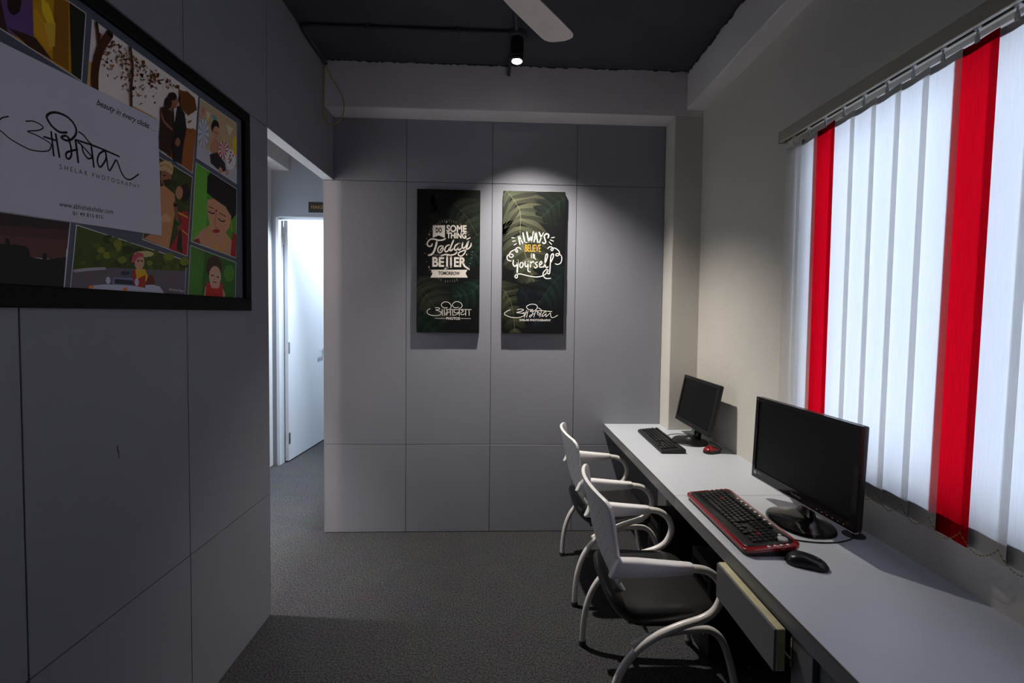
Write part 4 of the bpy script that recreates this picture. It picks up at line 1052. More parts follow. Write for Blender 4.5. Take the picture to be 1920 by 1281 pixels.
  ('p',(35,22,16),[(-378,649),(-381,643),(-386,635),(-394,629),(-403,625),(-411,624),(-416,626),(-418,631),(-416,637),(-410,644),(-402,651),(-394,655),(-386,656),(-380,654)],0),
  ('p',(150,95,66),[(-395,614),(-397,606),(-401,598),(-408,592),(-414,589),(-421,589),(-425,593),(-426,600),(-424,608),(-420,615),(-414,621),(-407,624),(-401,624),(-396,620)],0),
  ('p',(40,22,14),[(-403,616),(-404,607),(-409,599),(-415,593),(-422,590),(-428,591),(-432,595),(-433,602),(-432,611),(-427,619),(-421,626),(-414,629),(-408,628),(-404,624)],0),
  ('s',(165,105,75),[(-449,566),(-438,544),(-404,533)],16),
  ('p',(165,105,75),[(-365,505),(-367,499),(-370,492),(-375,488),(-381,486),(-385,487),(-389,490),(-390,496),(-388,503),(-385,509),(-380,514),(-375,516),(-370,515),(-366,511)],0),
]))
PHOTOS.append(('party',[(-253,700),(-34,703),(-38,462),(-278,485)],[
  ('p',(205,180,135),[(-253,700),(-34,703),(-38,462),(-278,485)],0),
  ('p',(205,205,215),[(-274,539),(-37,523),(-38,462),(-278,485)],0),
  ('p',(225,130,140),[(-249,673),(-228,673),(-244,637)],0),
  ('p',(235,220,190),[(-224,672),(-199,672),(-216,636)],0),
  ('p',(110,180,200),[(-191,673),(-158,674),(-174,638)],0),
  ('p',(225,160,140),[(-147,676),(-116,672),(-130,639)],0),
  ('p',(235,220,190),[(-102,672),(-54,675),(-84,635)],0),
  ('p',(160,175,195),[(-209,597),(-212,573),(-221,552),(-234,537),(-248,532),(-259,538),(-267,553),(-270,573),(-266,597),(-258,618),(-246,633),(-232,638),(-220,634),(-212,619)],0),
  ('p',(225,225,235),[(-240,585),(-209,597),(-211,580)],0),
  ('p',(225,225,235),[(-240,585),(-215,565),(-223,550)],0),
  ('p',(225,225,235),[(-240,585),(-231,540),(-241,534)],0),
  ('p',(225,225,235),[(-240,585),(-250,534),(-259,538)],0),
  ('p',(225,225,235),[(-240,585),(-265,546),(-269,559)],0),
  ('p',(225,225,235),[(-240,585),(-270,573),(-268,590)],0),
  ('p',(225,225,235),[(-240,585),(-264,605),(-256,619)],0),
  ('p',(225,225,235),[(-240,585),(-248,629),(-238,636)],0),
  ('p',(225,225,235),[(-240,585),(-229,637),(-221,633)],0),
  ('p',(225,225,235),[(-240,585),(-214,625),(-210,612)],0),
  ('p',(240,235,235),[(-89,577),(-92,561),(-102,545),(-116,534),(-130,529),(-143,531),(-152,540),(-155,554),(-152,569),(-142,584),(-129,596),(-114,601),(-101,600),(-92,591)],0),
  ('p',(205,60,60),[(-123,565),(-89,577),(-90,566)],0),
  ('p',(205,60,60),[(-123,565),(-96,554),(-103,544)],0),
  ('p',(205,60,60),[(-123,565),(-113,536),(-123,531)],0),
  ('p',(205,60,60),[(-123,565),(-133,529),(-142,531)],0),
  ('p',(205,60,60),[(-123,565),(-149,536),(-154,543)],0),
  ('p',(205,60,60),[(-123,565),(-155,554),(-153,564)],0),
  ('p',(205,60,60),[(-123,565),(-149,576),(-142,585)],0),
  ('p',(205,60,60),[(-123,565),(-132,594),(-122,599)],0),
  ('p',(205,60,60),[(-123,565),(-112,602),(-103,600)],0),
  ('p',(205,60,60),[(-123,565),(-95,595),(-90,588)],0),
  ('p',(240,238,240),[(-40,557),(-44,537),(-54,520),(-69,507),(-84,502),(-98,506),(-107,517),(-110,533),(-107,552),(-97,569),(-83,582),(-67,588),(-53,585),(-44,574)],0),
  ('p',(200,40,50),[(-69,547),(-70,543),(-73,541),(-77,541),(-78,544),(-77,548),(-73,551),(-70,550)],0),
  ('p',(200,40,50),[(-79,533),(-81,529),(-84,526),(-88,527),(-89,530),(-88,534),(-84,536),(-81,536)],0),
  ('p',(200,40,50),[(-69,576),(-70,571),(-74,569),(-77,569),(-79,572),(-77,576),(-74,579),(-70,579)],0),
  ('p',(200,40,50),[(-70,544),(-71,540),(-75,537),(-78,538),(-79,541),(-78,545),(-74,548),(-71,547)],0),
  ('p',(200,40,50),[(-82,546),(-83,542),(-87,539),(-90,539),(-91,542),(-90,546),(-87,549),(-83,549)],0),
  ('p',(200,40,50),[(-54,567),(-56,563),(-59,561),(-63,561),(-64,564),(-63,568),(-59,571),(-56,571)],0),
  ('p',(200,40,50),[(-72,543),(-73,539),(-77,536),(-80,536),(-81,539),(-80,544),(-77,546),(-73,546)],0),
  ('p',(200,40,50),[(-76,559),(-77,555),(-81,552),(-84,553),(-86,556),(-84,560),(-81,563),(-77,562)],0),
  ('p',(240,210,20),[(-35,660),(-57,634),(-63,597),(-54,572),(-36,573)],0),
  ('p',(205,150,115),[(-148,567),(-151,551),(-159,537),(-170,526),(-183,522),(-193,525),(-201,534),(-203,547),(-200,562),(-193,577),(-181,587),(-169,592),(-158,590),(-150,581)],0),
  ('p',(40,35,42),[(-206,520),(-163,543),(-114,518),(-107,490),(-142,476),(-201,490)],0),
  ('p',(35,24,20),[(-148,644),(-151,632),(-158,620),(-168,611),(-179,607),(-188,608),(-195,614),(-197,624),(-194,636),(-187,648),(-178,657),(-167,661),(-157,660),(-150,654)],0),
  ('p',(215,160,125),[(-148,624),(-151,613),(-156,603),(-164,596),(-173,592),(-180,594),(-185,600),(-187,609),(-185,619),(-179,629),(-172,636),(-163,640),(-155,639),(-150,633)],0),
  ('s',(215,160,125),[(-193,572),(-166,598),(-144,601)],14),
  ('s',(40,25,25),[(-177,613),(-170,614)],5),
  ('s',(40,25,25),[(-163,614),(-157,615)],5),
  ('p',(215,160,125),[(-131,485),(-133,479),(-136,474),(-141,470),(-147,469),(-152,469),(-155,472),(-156,477),(-155,483),(-152,488),(-147,492),(-141,494),(-136,493),(-132,490)],0),
  ('p',(215,160,125),[(-90,489),(-92,484),(-95,479),(-99,476),(-104,474),(-109,475),(-112,478),(-113,482),(-112,488),(-109,493),(-104,496),(-99,498),(-94,497),(-91,494)],0),
]))
PHOTOS.append(('bride',[(-281,464),(-38,439),(-48,161),(-311,186)],[
  ('p',(85,165,35),[(-281,464),(-38,439),(-48,161),(-311,186)],0),
  ('p',(110,190,60),[(-281,464),(-220,457),(-233,196),(-311,186)],0),
  ('p',(222,160,125),[(-303,191),(-256,234),(-207,264),(-165,229),(-110,249),(-70,222),(-81,165),(-257,181)],0),
  ('p',(26,16,18),[(-225,376),(-220,435),(-202,456),(-38,439),(-42,337),(-74,307),(-108,351),(-180,363)],0),
  ('p',(226,165,128),[(-223,350),(-184,364),(-117,351),(-75,321),(-89,273),(-133,235),(-178,231),(-211,263),(-224,302)],0),
  ('s',(40,20,20),[(-216,310),(-198,306),(-181,311)],9),
  ('s',(40,20,20),[(-159,295),(-137,289),(-118,295)],9),
  ('s',(60,30,25),[(-214,328),(-185,326)],6),
  ('s',(60,30,25),[(-154,318),(-113,313)],6),
  ('s',(190,120,90),[(-172,309),(-181,263),(-162,259)],8),
  ('p',(190,30,40),[(-150,250),(-152,246),(-159,242),(-168,239),(-178,237),(-187,237),(-193,239),(-196,241),(-193,245),(-187,249),(-178,252),(-168,254),(-159,254),(-152,253)],0),
  ('p',(200,20,40),[(-166,323),(-167,321),(-168,319),(-171,317),(-173,317),(-175,317),(-176,319),(-177,321),(-176,323),(-175,326),(-173,327),(-170,328),(-168,327),(-167,326)],0),
  ('s',(225,180,60),[(-211,252),(-206,216),(-174,188),(-134,184),(-103,233)],14),
  ('s',(225,180,60),[(-216,241),(-200,201),(-157,172)],7),
  ('s',(225,170,60),[(-75,301),(-73,267)],12),
  ('p',(180,30,40),[(-69,259),(-42,255),(-47,162),(-83,165)],0),
  ('p',(170,40,60),[(-303,191),(-273,202),(-264,183),(-296,185)],0),
]))
PHOTOS.append(('girl',[(-315,169),(-49,140),(-54,-3),(-331,-5)],[
  ('p',(55,115,30),[(-315,169),(-49,140),(-54,-3),(-331,-5)],0),
  ('p',(75,140,45),[(-315,169),(-242,161),(-261,-4),(-331,-5)],0),
  ('p',(80,150,45),[(-58,96),(-62,80),(-72,67),(-87,60),(-102,59),(-115,64),(-125,75),(-128,90),(-124,104),(-114,117),(-101,125),(-85,127),(-71,122),(-62,111)],0),
  ('p',(75,45,35),[(-140,111),(-145,90),(-159,73),(-179,63),(-200,62),(-218,69),(-231,83),(-235,101),(-230,120),(-217,137),(-198,148),(-177,150),(-158,144),(-145,130)],0),
  ('p',(222,172,148),[(-240,32),(-211,47),(-146,49),(-123,11),(-124,-4),(-249,-6)],0),
  ('p',(200,40,35),[(-234,46),(-219,50),(-203,28),(-161,30),(-150,52),(-137,50),(-135,-4),(-242,-6)],0),
  ('p',(228,182,158),[(-146,77),(-150,59),(-161,45),(-176,36),(-192,35),(-206,42),(-216,54),(-219,71),(-215,88),(-205,102),(-191,111),(-174,113),(-160,107),(-150,94)],0),
  ('p',(80,48,36),[(-223,86),(-210,125),(-175,140),(-144,121),(-142,88),(-162,114),(-193,116)],0),
  ('s',(40,25,25),[(-205,76),(-192,76)],8),
  ('s',(40,25,25),[(-171,73),(-159,72)],8),
  ('s',(180,80,80),[(-194,52),(-175,52)],8),
  ('s',(200,150,125),[(-182,74),(-185,62)],6),
]))
PHOTOS.append(('couple',[(-466,426),(-303,408),(-335,132),(-526,158)],[
  ('p',(62,72,24),[(-466,426),(-303,408),(-335,132),(-526,158)],0),
  ('p',(70,85,25),[(-362,344),(-366,334),(-376,330),(-383,334),(-383,343),(-375,350),(-366,351)],0),
  ('p',(110,110,45),[(-408,297),(-412,288),(-420,284),(-427,288),(-427,297),(-420,304),(-411,305)],0),
  ('p',(110,110,45),[(-357,342),(-361,332),(-370,328),(-378,332),(-377,341),(-370,349),(-361,349)],0),
  ('p',(45,60,18),[(-371,271),(-375,261),(-385,257),(-392,262),(-392,271),(-384,278),(-375,278)],0),
  ('p',(70,85,25),[(-415,311),(-419,302),(-428,298),(-435,302),(-434,311),(-427,318),(-419,318)],0),
  ('p',(110,110,45),[(-424,397),(-428,388),(-437,384),(-444,387),(-443,396),(-436,403),(-428,404)],0),
  ('p',(70,85,25),[(-416,331),(-420,322),(-429,318),(-436,322),(-436,331),(-429,338),(-420,338)],0),
  ('p',(45,60,18),[(-402,311),(-406,302),(-415,298),(-422,302),(-422,311),(-415,318),(-406,319)],0),
  ('p',(45,60,18),[(-383,302),(-388,293),(-397,288),(-404,292),(-403,301),(-396,309),(-387,309)],0),
  ('p',(110,110,45),[(-410,309),(-414,300),(-423,296),(-430,300),(-430,309),(-423,316),(-414,316)],0),
  ('p',(45,60,18),[(-401,236),(-405,227),(-414,223),(-421,227),(-421,236),(-414,243),(-405,243)],0),
  ('p',(110,110,45),[(-423,345),(-427,336),(-436,332),(-442,336),(-442,344),(-435,352),(-427,352)],0),
  ('p',(45,60,18),[(-319,303),(-324,293),(-334,289),(-341,293),(-341,302),(-333,310),(-324,310)],0),
  ('p',(70,85,25),[(-370,390),(-374,380),(-383,376),(-390,379),(-390,388),(-383,396),(-374,397)],0),
  ('p',(45,60,18),[(-389,325),(-393,316),(-402,312),(-409,315),(-409,324),(-402,332),(-393,332)],0),
  ('p',(45,60,18),[(-403,359),(-407,350),(-416,346),(-423,349),(-422,358),(-415,366),(-407,366)],0),
  ('p',(45,60,18),[(-450,390),(-454,381),(-462,376),(-469,380),(-469,388),(-462,396),(-454,396)],0),
  ('p',(70,85,25),[(-321,297),(-326,288),(-336,284),(-343,288),(-343,297),(-335,305),(-325,305)],0),
  ('p',(45,60,18),[(-405,332),(-409,323),(-418,319),(-424,323),(-424,331),(-417,339),(-408,339)],0),
  ('p',(110,110,45),[(-336,368),(-340,359),(-350,354),(-357,358),(-357,367),(-349,375),(-340,376)],0),
  ('p',(70,85,25),[(-401,311),(-406,302),(-414,298),(-421,302),(-421,311),(-414,318),(-405,318)],0),
  ('p',(70,85,25),[(-383,330),(-387,321),(-396,317),(-403,320),(-403,329),(-396,337),(-387,337)],0),
  ('p',(110,110,45),[(-348,359),(-352,349),(-362,345),(-369,348),(-369,357),(-362,365),(-352,366)],0),
  ('p',(70,85,25),[(-414,296),(-418,287),(-427,283),(-434,287),(-434,296),(-427,303),(-418,303)],0),
  ('p',(70,85,25),[(-401,402),(-405,392),(-414,388),(-421,391),(-421,400),(-413,408),(-405,409)],0),
  ('p',(45,60,18),[(-381,364),(-385,354),(-394,350),(-401,354),(-401,363),(-394,370),(-385,371)],0),
  ('p',(45,60,18),[(-436,391),(-440,382),(-449,378),(-455,381),(-455,390),(-448,397),(-440,398)],0),
  ('p',(215,150,100),[(-464,328),(-436,343),(-391,327),(-385,286),(-404,207),(-420,144),(-523,160),(-470,195)],0),
  ('p',(232,175,125),[(-460,233),(-432,257),(-403,244),(-413,231),(-458,222)],0),
  ('s',(150,90,60),[(-389,295),(-381,254),(-367,204)],30),
  ('p',(45,22,20),[(-316,352),(-319,337),(-327,324),(-337,315),(-349,312),(-359,316),(-365,325),(-367,338),(-365,353),(-357,366),(-347,375),(-336,378),(-326,375),(-319,365)],0),
  ('p',(200,140,105),[(-351,343),(-353,332),(-358,323),(-365,317),(-373,315),(-380,318),(-385,324),(-386,333),(-384,343),(-379,352),(-372,358),(-364,360),(-357,358),(-352,352)],0),
  ('p',(190,30,50),[(-376,269),(-331,286),(-322,261),(-335,133),(-418,143),(-381,196),(-358,244)],0),
  ('s',(225,180,60),[(-373,270),(-331,264)],10),
  ('s',(225,180,60),[(-359,215),(-332,205)],8),
  ('p',(40,28,24),[(-386,148),(-374,212),(-359,215),(-358,136)],0),
  ('s',(30,120,70),[(-390,238),(-375,231)],22),
  ('p',(165,105,72),[(-404,380),(-407,367),(-414,354),(-424,346),(-434,343),(-444,346),(-450,354),(-452,366),(-449,378),(-443,390),(-433,399),(-422,402),(-413,400),(-406,392)],0),
  ('p',(50,30,22),[(-442,357),(-407,372),(-411,350),(-430,339)],0),
  ('p',(225,190,130),[(-461,381),(-453,410),(-428,425),(-403,427),(-394,411),(-400,386),(-429,391)],0),
  ('s',(190,150,90),[(-454,397),(-429,410),(-400,404)],8),
  ('s',(30,20,18),[(-439,374),(-430,376)],7),
]))
PHOTOS.append(('toycar',[(-739,157),(-339,113),(-351,-6),(-760,-6)],[
  ('p',(70,88,20),[(-739,157),(-339,113),(-351,-6),(-760,-6)],0),
  ('p',(45,62,12),[(-630,140),(-636,131),(-649,125),(-661,127),(-666,135),(-660,144),(-648,149),(-636,148)],0),
  ('p',(85,105,20),[(-484,75),(-487,67),(-495,64),(-503,66),(-507,72),(-503,79),(-495,83),(-487,81)],0),
  ('p',(85,105,20),[(-437,81),(-443,71),(-457,65),(-470,68),(-475,77),(-469,87),(-456,93),(-442,90)],0),
  ('p',(130,140,30),[(-638,95),(-643,87),(-652,83),(-662,84),(-666,91),(-662,99),(-652,103),(-642,101)],0),
  ('p',(85,105,20),[(-360,99),(-364,92),(-372,88),(-381,90),(-384,96),(-380,104),(-372,107),(-363,105)],0),
  ('p',(130,140,30),[(-658,106),(-662,99),(-671,95),(-679,97),(-683,102),(-679,109),(-670,113),(-662,112)],0),
  ('p',(45,62,12),[(-588,79),(-593,69),(-605,64),(-617,66),(-621,75),(-616,85),(-604,90),(-593,87)],0),
  ('p',(45,62,12),[(-591,136),(-593,130),(-599,127),(-605,128),(-607,133),(-604,138),(-599,141),(-593,140)],0),
  ('p',(60,80,15),[(-441,83),(-445,76),(-454,72),(-463,74),(-466,80),(-463,87),(-454,90),(-445,89)],0),
  ('p',(45,62,12),[(-613,72),(-616,65),(-624,61),(-631,63),(-634,70),(-631,77),(-623,81),(-616,79)],0),
  ('p',(85,105,20),[(-569,135),(-574,128),(-585,124),(-596,125),(-601,130),(-596,137),(-585,141),(-573,141)],0),
  ('p',(60,80,15),[(-338,110),(-343,101),(-354,96),(-365,98),(-370,107),(-365,116),(-354,121),(-343,119)],0),
  ('p',(60,80,15),[(-607,131),(-612,121),(-623,115),(-634,117),(-639,126),(-634,137),(-623,143),(-611,140)],0),
  ('p',(85,105,20),[(-462,124),(-467,117),(-477,113),(-488,114),(-492,120),(-487,128),(-477,132),(-466,131)],0),
  ('p',(60,80,15),[(-468,74),(-471,65),(-478,61),(-484,64),(-487,72),(-484,81),(-477,85),(-470,82)],0),
  ('p',(60,80,15),[(-619,68),(-624,61),(-635,57),(-645,59),(-649,65),(-645,72),(-634,76),(-624,75)],0),
  ('p',(45,62,12),[(-560,88),(-563,78),(-570,73),(-576,77),(-578,86),(-576,97),(-569,102),(-563,98)],0),
  ('p',(60,80,15),[(-724,92),(-726,83),(-732,79),(-738,82),(-740,90),(-738,99),(-732,103),(-726,100)],0),
  ('p',(85,105,20),[(-393,114),(-400,103),(-414,98),(-428,100),(-434,109),(-428,119),(-413,125),(-399,123)],0),
  ('p',(85,105,20),[(-417,85),(-422,76),(-434,72),(-446,74),(-450,82),(-445,90),(-434,95),(-422,93)],0),
  ('p',(130,140,30),[(-606,119),(-609,111),(-615,107),(-621,109),(-624,117),(-621,125),(-615,129),(-609,127)],0),
  ('p',(85,105,20),[(-669,117),(-673,112),(-683,108),(-693,109),(-697,113),(-693,119),(-683,123),(-673,122)],0),
  ('p',(85,105,20),[(-532,73),(-538,65),(-553,61),(-568,62),(-574,68),(-568,76),(-553,80),(-538,79)],0),
  ('p',(60,80,15),[(-493,117),(-498,107),(-510,101),(-522,104),(-527,113),(-522,123),(-510,129),(-497,126)],0),
  ('p',(60,80,15),[(-593,68),(-596,59),(-603,55),(-610,58),(-613,66),(-610,75),(-603,79),(-596,76)],0),
  ('p',(130,140,30),[(-489,90),(-493,84),(-502,80),(-511,82),(-514,87),(-510,93),(-502,97),(-493,95)],0),
  ('p',(45,62,12),[(-525,121),(-531,112),(-546,107),(-560,108),(-566,115),(-560,124),(-545,129),(-531,128)],0),
  ('p',(60,80,15),[(-429,94),(-433,86),(-441,83),(-448,85),(-451,91),(-448,99),(-440,103),(-432,101)],0),
  ('p',(85,105,20),[(-612,141),(-618,135),(-630,130),(-642,131),(-647,136),(-642,142),(-630,147),(-617,146)],0),
  ('p',(85,105,20),[(-374,85),(-377,74),(-385,69),(-393,73),(-396,83),(-392,94),(-384,99),(-377,96)],0),
  ('p',(130,140,30),[(-601,132),(-606,122),(-617,117),(-628,119),(-632,127),(-627,136),(-616,142),(-605,140)],0),
  ('p',(45,62,12),[(-328,101),(-335,92),(-352,87),(-368,89),(-375,96),(-368,105),(-352,110),(-335,109)],0),
  ('p',(85,105,20),[(-615,101),(-620,92),(-631,87),(-642,89),(-647,97),(-642,105),(-631,110),(-620,108)],0),
  ('p',(60,80,15),[(-667,73),(-671,65),(-683,60),(-694,62),(-698,70),(-693,78),(-682,83),(-671,81)],0),
  ('p',(130,140,30),[(-325,113),(-332,102),(-349,96),(-365,98),(-371,108),(-365,119),(-348,126),(-332,123)],0),
  ('p',(85,105,20),[(-415,104),(-419,98),(-429,94),(-439,96),(-442,101),(-438,107),(-429,110),(-419,109)],0),
  ('p',(85,105,20),[(-478,115),(-483,108),(-493,103),(-502,105),(-506,112),(-502,119),(-492,124),(-482,122)],0),
  ('p',(130,140,30),[(-397,121),(-405,111),(-422,105),(-439,107),(-445,115),(-438,125),(-422,130),(-404,129)],0),
  ('p',(60,80,15),[(-679,91),(-683,83),(-691,79),(-700,81),(-703,88),(-699,95),(-691,99),(-682,98)],0),
  ('p',(60,80,15),[(-672,62),(-675,57),(-681,54),(-687,56),(-689,60),(-686,65),(-680,68),(-674,66)],0),
  ('p',(85,105,20),[(-716,65),(-719,61),(-724,58),(-730,59),(-732,63),(-730,68),(-724,70),(-718,69)],0),
  ('p',(85,105,20),[(-507,111),(-512,100),(-522,95),(-532,98),(-536,108),(-532,118),(-521,124),(-511,121)],0),
  ('p',(85,105,20),[(-669,86),(-672,79),(-679,76),(-686,77),(-688,83),(-685,90),(-679,93),(-672,92)],0),
  ('p',(60,80,15),[(-557,69),(-562,62),(-573,58),(-584,60),(-588,66),(-584,73),(-573,77),(-562,75)],0),
  ('p',(45,62,12),[(-565,120),(-571,110),(-585,104),(-598,106),(-604,115),(-598,125),(-584,131),(-570,129)],0),
  ('p',(130,140,30),[(-587,88),(-592,80),(-604,75),(-615,77),(-620,84),(-615,92),(-603,96),(-591,95)],0),
  ('p',(215,205,140),[(-484,118),(-488,114),(-499,109),(-515,105),(-533,103),(-548,103),(-558,105),(-562,108),(-558,113),(-548,117),(-532,121),(-515,124),(-499,124),(-488,122)],0),
  ('p',(112,102,112),[(-754,45),(-628,61),(-343,78),(-351,-6),(-760,-6)],0),
  ('s',(190,185,190),[(-749,41),(-709,49),(-661,56)],14),
  ('p',(115,45,35),[(-483,32),(-485,22),(-491,14),(-498,9),(-507,9),(-514,13),(-519,20),(-520,30),(-518,39),(-513,47),(-506,52),(-497,53),(-490,49),(-485,42)],0),
  ('p',(205,210,225),[(-718,-6),(-701,7),(-659,13),(-564,15),(-492,23),(-462,19),(-441,-5),(-444,-8)],0),
  ('p',(120,135,170),[(-639,14),(-633,34),(-566,36),(-551,15)],0),
  ('p',(40,44,66),[(-631,17),(-629,30),(-571,31),(-561,17)],0),
  ('p',(90,95,115),[(-568,51),(-570,46),(-577,42),(-587,39),(-597,38),(-606,40),(-612,42),(-614,47),(-612,51),(-606,55),(-596,58),(-586,59),(-577,58),(-570,55)],0),
  ('p',(50,52,66),[(-579,51),(-580,48),(-585,46),(-591,44),(-598,44),(-603,44),(-608,46),(-609,48),(-607,50),(-603,53),(-597,54),(-591,55),(-584,54),(-580,53)],0),
  ('p',(235,190,30),[(-566,55),(-552,67),(-522,68),(-510,47),(-517,31),(-564,32)],0),
  ('p',(190,40,35),[(-569,55),(-558,64),(-553,35),(-520,51),(-521,11),(-564,15)],0),
  ('p',(225,170,140),[(-523,89),(-525,79),(-531,70),(-538,64),(-547,63),(-554,67),(-559,75),(-560,85),(-558,96),(-553,105),(-546,110),(-537,111),(-530,108),(-525,100)],0),
  ('p',(205,80,100),[(-572,80),(-568,101),(-551,115),(-529,114),(-524,105),(-546,102),(-560,85)],0),
  ('s',(40,25,25),[(-548,90),(-543,91)],7),
  ('s',(40,25,25),[(-535,91),(-530,91)],7),
  ('p',(240,140,30),[(-696,4),(-697,2),(-699,0),(-702,-1),(-705,-1),(-708,0),(-710,1),(-711,3),(-710,5),(-708,7),(-705,8),(-702,8),(-699,8),(-697,6)],0),
  ('p',(240,140,30),[(-586,4),(-587,2),(-590,0),(-593,-1),(-597,-1),(-600,-1),(-603,1),(-604,3),(-603,5),(-600,7),(-597,8),(-593,9),(-590,8),(-587,6)],0),
  ('p',(200,205,220),[(-644,25),(-645,20),(-647,17),(-650,14),(-653,14),(-656,16),(-658,19),(-659,24),(-658,28),(-656,32),(-653,34),(-649,34),(-647,33),(-645,29)],0),
  ('p',(200,205,220),[(-546,27),(-546,22),(-549,17),(-552,15),(-555,15),(-558,17),(-560,21),(-561,26),(-560,31),(-558,35),(-555,38),(-551,38),(-548,36),(-546,32)],0),
]))
PHOTOS.append(('sunset',[(-997,146),(-758,161),(-779,-7),(-1001,-12)],[
  ('p',(52,36,40),[(-997,146),(-758,161),(-767,94),(-999,87)],0),
  ('p',(105,62,60),[(-998,98),(-765,119),(-772,65),(-999,58)],0),
  ('p',(85,52,52),[(-998,115),(-761,141),(-765,116),(-998,95)],0),
  ('p',(14,11,13),[(-999,75),(-908,85),(-908,98),(-900,97),(-899,86),(-867,87),(-858,81),(-857,63),(-829,61),(-828,76),(-818,76),(-818,62),(-770,73),(-779,-7),(-1001,-12)],0),
]))
CARD=[(-1012,507),(-472,534),(-463,179),(-1023,146)]
LOGO=[(2.5,[(-905,360),(-918,351),(-927,337),(-925,326),(-915,320),(-902,313),(-882,308),(-859,305),(-835,310),(-818,318),(-812,329),(-814,336),(-827,340),(-846,343),(-865,344),(-846,353),(-834,361),(-830,368),(-841,372),(-855,371),(-868,365)]),(4,[(-828,346),(-801,348)]),(4,[(-811,364),(-806,310)]),(4.5,[(-800,363),(-792,312)]),(5,[(-772,378),(-790,372),(-808,378),(-819,390),(-820,398),(-810,409),(-794,416),(-772,417),(-756,410),(-747,397),(-748,383),(-757,369),(-768,360),(-779,358),(-786,361),(-775,369),(-765,365)]),(4.5,[(-767,363),(-762,346),(-761,328),(-767,316),(-774,316),(-775,325),(-768,333),(-745,346)]),(5,[(-749,367),(-743,315)]),(4,[(-742,365),(-733,361),(-728,345),(-716,334),(-705,339)]),(3.5,[(-733,362),(-703,342)]),(5,[(-705,367),(-699,318)]),(3.5,[(-740,392),(-727,389),(-714,379),(-698,371)]),(4.5,[(-748,369),(-691,373),(-619,372)]),(4.5,[(-666,371),(-681,358),(-688,340),(-685,326),(-679,324),(-669,337),(-661,354),(-663,371)]),(4,[(-663,371),(-659,349),(-656,330),(-651,323),(-642,337),(-630,358),(-623,352),(-613,331),(-599,318),(-580,320),(-552,343)])]
T_TAG=[(-688,478),(-487,488),(-685,500)]
T_SUB=[(-792,283),(-549,301),(-792,295)]
T_WEB=[(-796,192),(-643,207),(-795,205)]
T_TEL=[(-761,179),(-675,187),(-761,189)]
T_SIG=[(-425,8),(-354,6),(-424,17)]
TODAY=[(10.6,[(184,611.9),(170,603.9),(142.1,600.6),(114.1,607.1),(89.7,606),(71.6,588.9),(68.2,571.4),(79.4,560.4),(95.1,563.1),(99.6,575.4)]),(14.2,[(129.9,593.4),(123.1,561.8),(111,526.7),(95.4,508.2),(76.9,503.3)]),(8.5,[(170.3,562.7),(151.1,563),(137.2,546.4),(138.3,527.1),(152.4,519.7),(167.7,536.4),(171,553.9),(159.9,548.5),(151.2,534.4)]),(9.6,[(210.5,572.1),(191.3,563),(181.6,541.9),(186.3,527.3),(202,533.5),(212.4,552.9)]),(10.6,[(237.3,602.4),(224.5,570.6),(215.2,542.5),(220.2,533.8),(237.6,548.1)]),(9.6,[(270,581.2),(252.6,571.1),(243.2,551.7),(250.3,537.8),(265.7,550.4),(276,580.3)]),(9.6,[(277,582.1),(269.2,553.9),(272.8,539.3),(287.8,550.7)]),(9.9,[(297,585.9),(293.7,561.4),(301.8,551.7),(317.5,565.3),(332,595.3)]),(8.5,[(335.5,597.1),(321.8,551.3),(308.1,517.8),(288.2,501),(269.5,507.7),(272.2,521.7),(293.2,533.3),(331.7,548),(348.4,565.8),(352.5,583.4)]),(10.6,[(158.4,501.2),(188.1,509.8),(219.7,505.8),(247.7,513.2),(259.9,527.5)]),(14.9,[(197,498.4),(196.4,424.7)]),(14.9,[(221.5,498.8),(222,429.7)]),(10.6,[(182.4,416.4),(202.7,424.8)]),(12.1,[(297.3,459.7),(311.5,435.3),(339.8,416.4)]),(7.8,[(324.2,610.2),(345.2,621.1)])]
BADGE=[(102.5,696.9),(182.1,698.4),(181.2,616),(141.9,632.1),(103.6,615.6)]
RIBBON=[(92.4,409),(329.3,412.7),(317.1,389),(331.4,361.7),(89.2,358.1),(103,384.6)]
STARS=[(191,718.5),(80.8,636.1),(80.1,426.3),(323.2,511)]
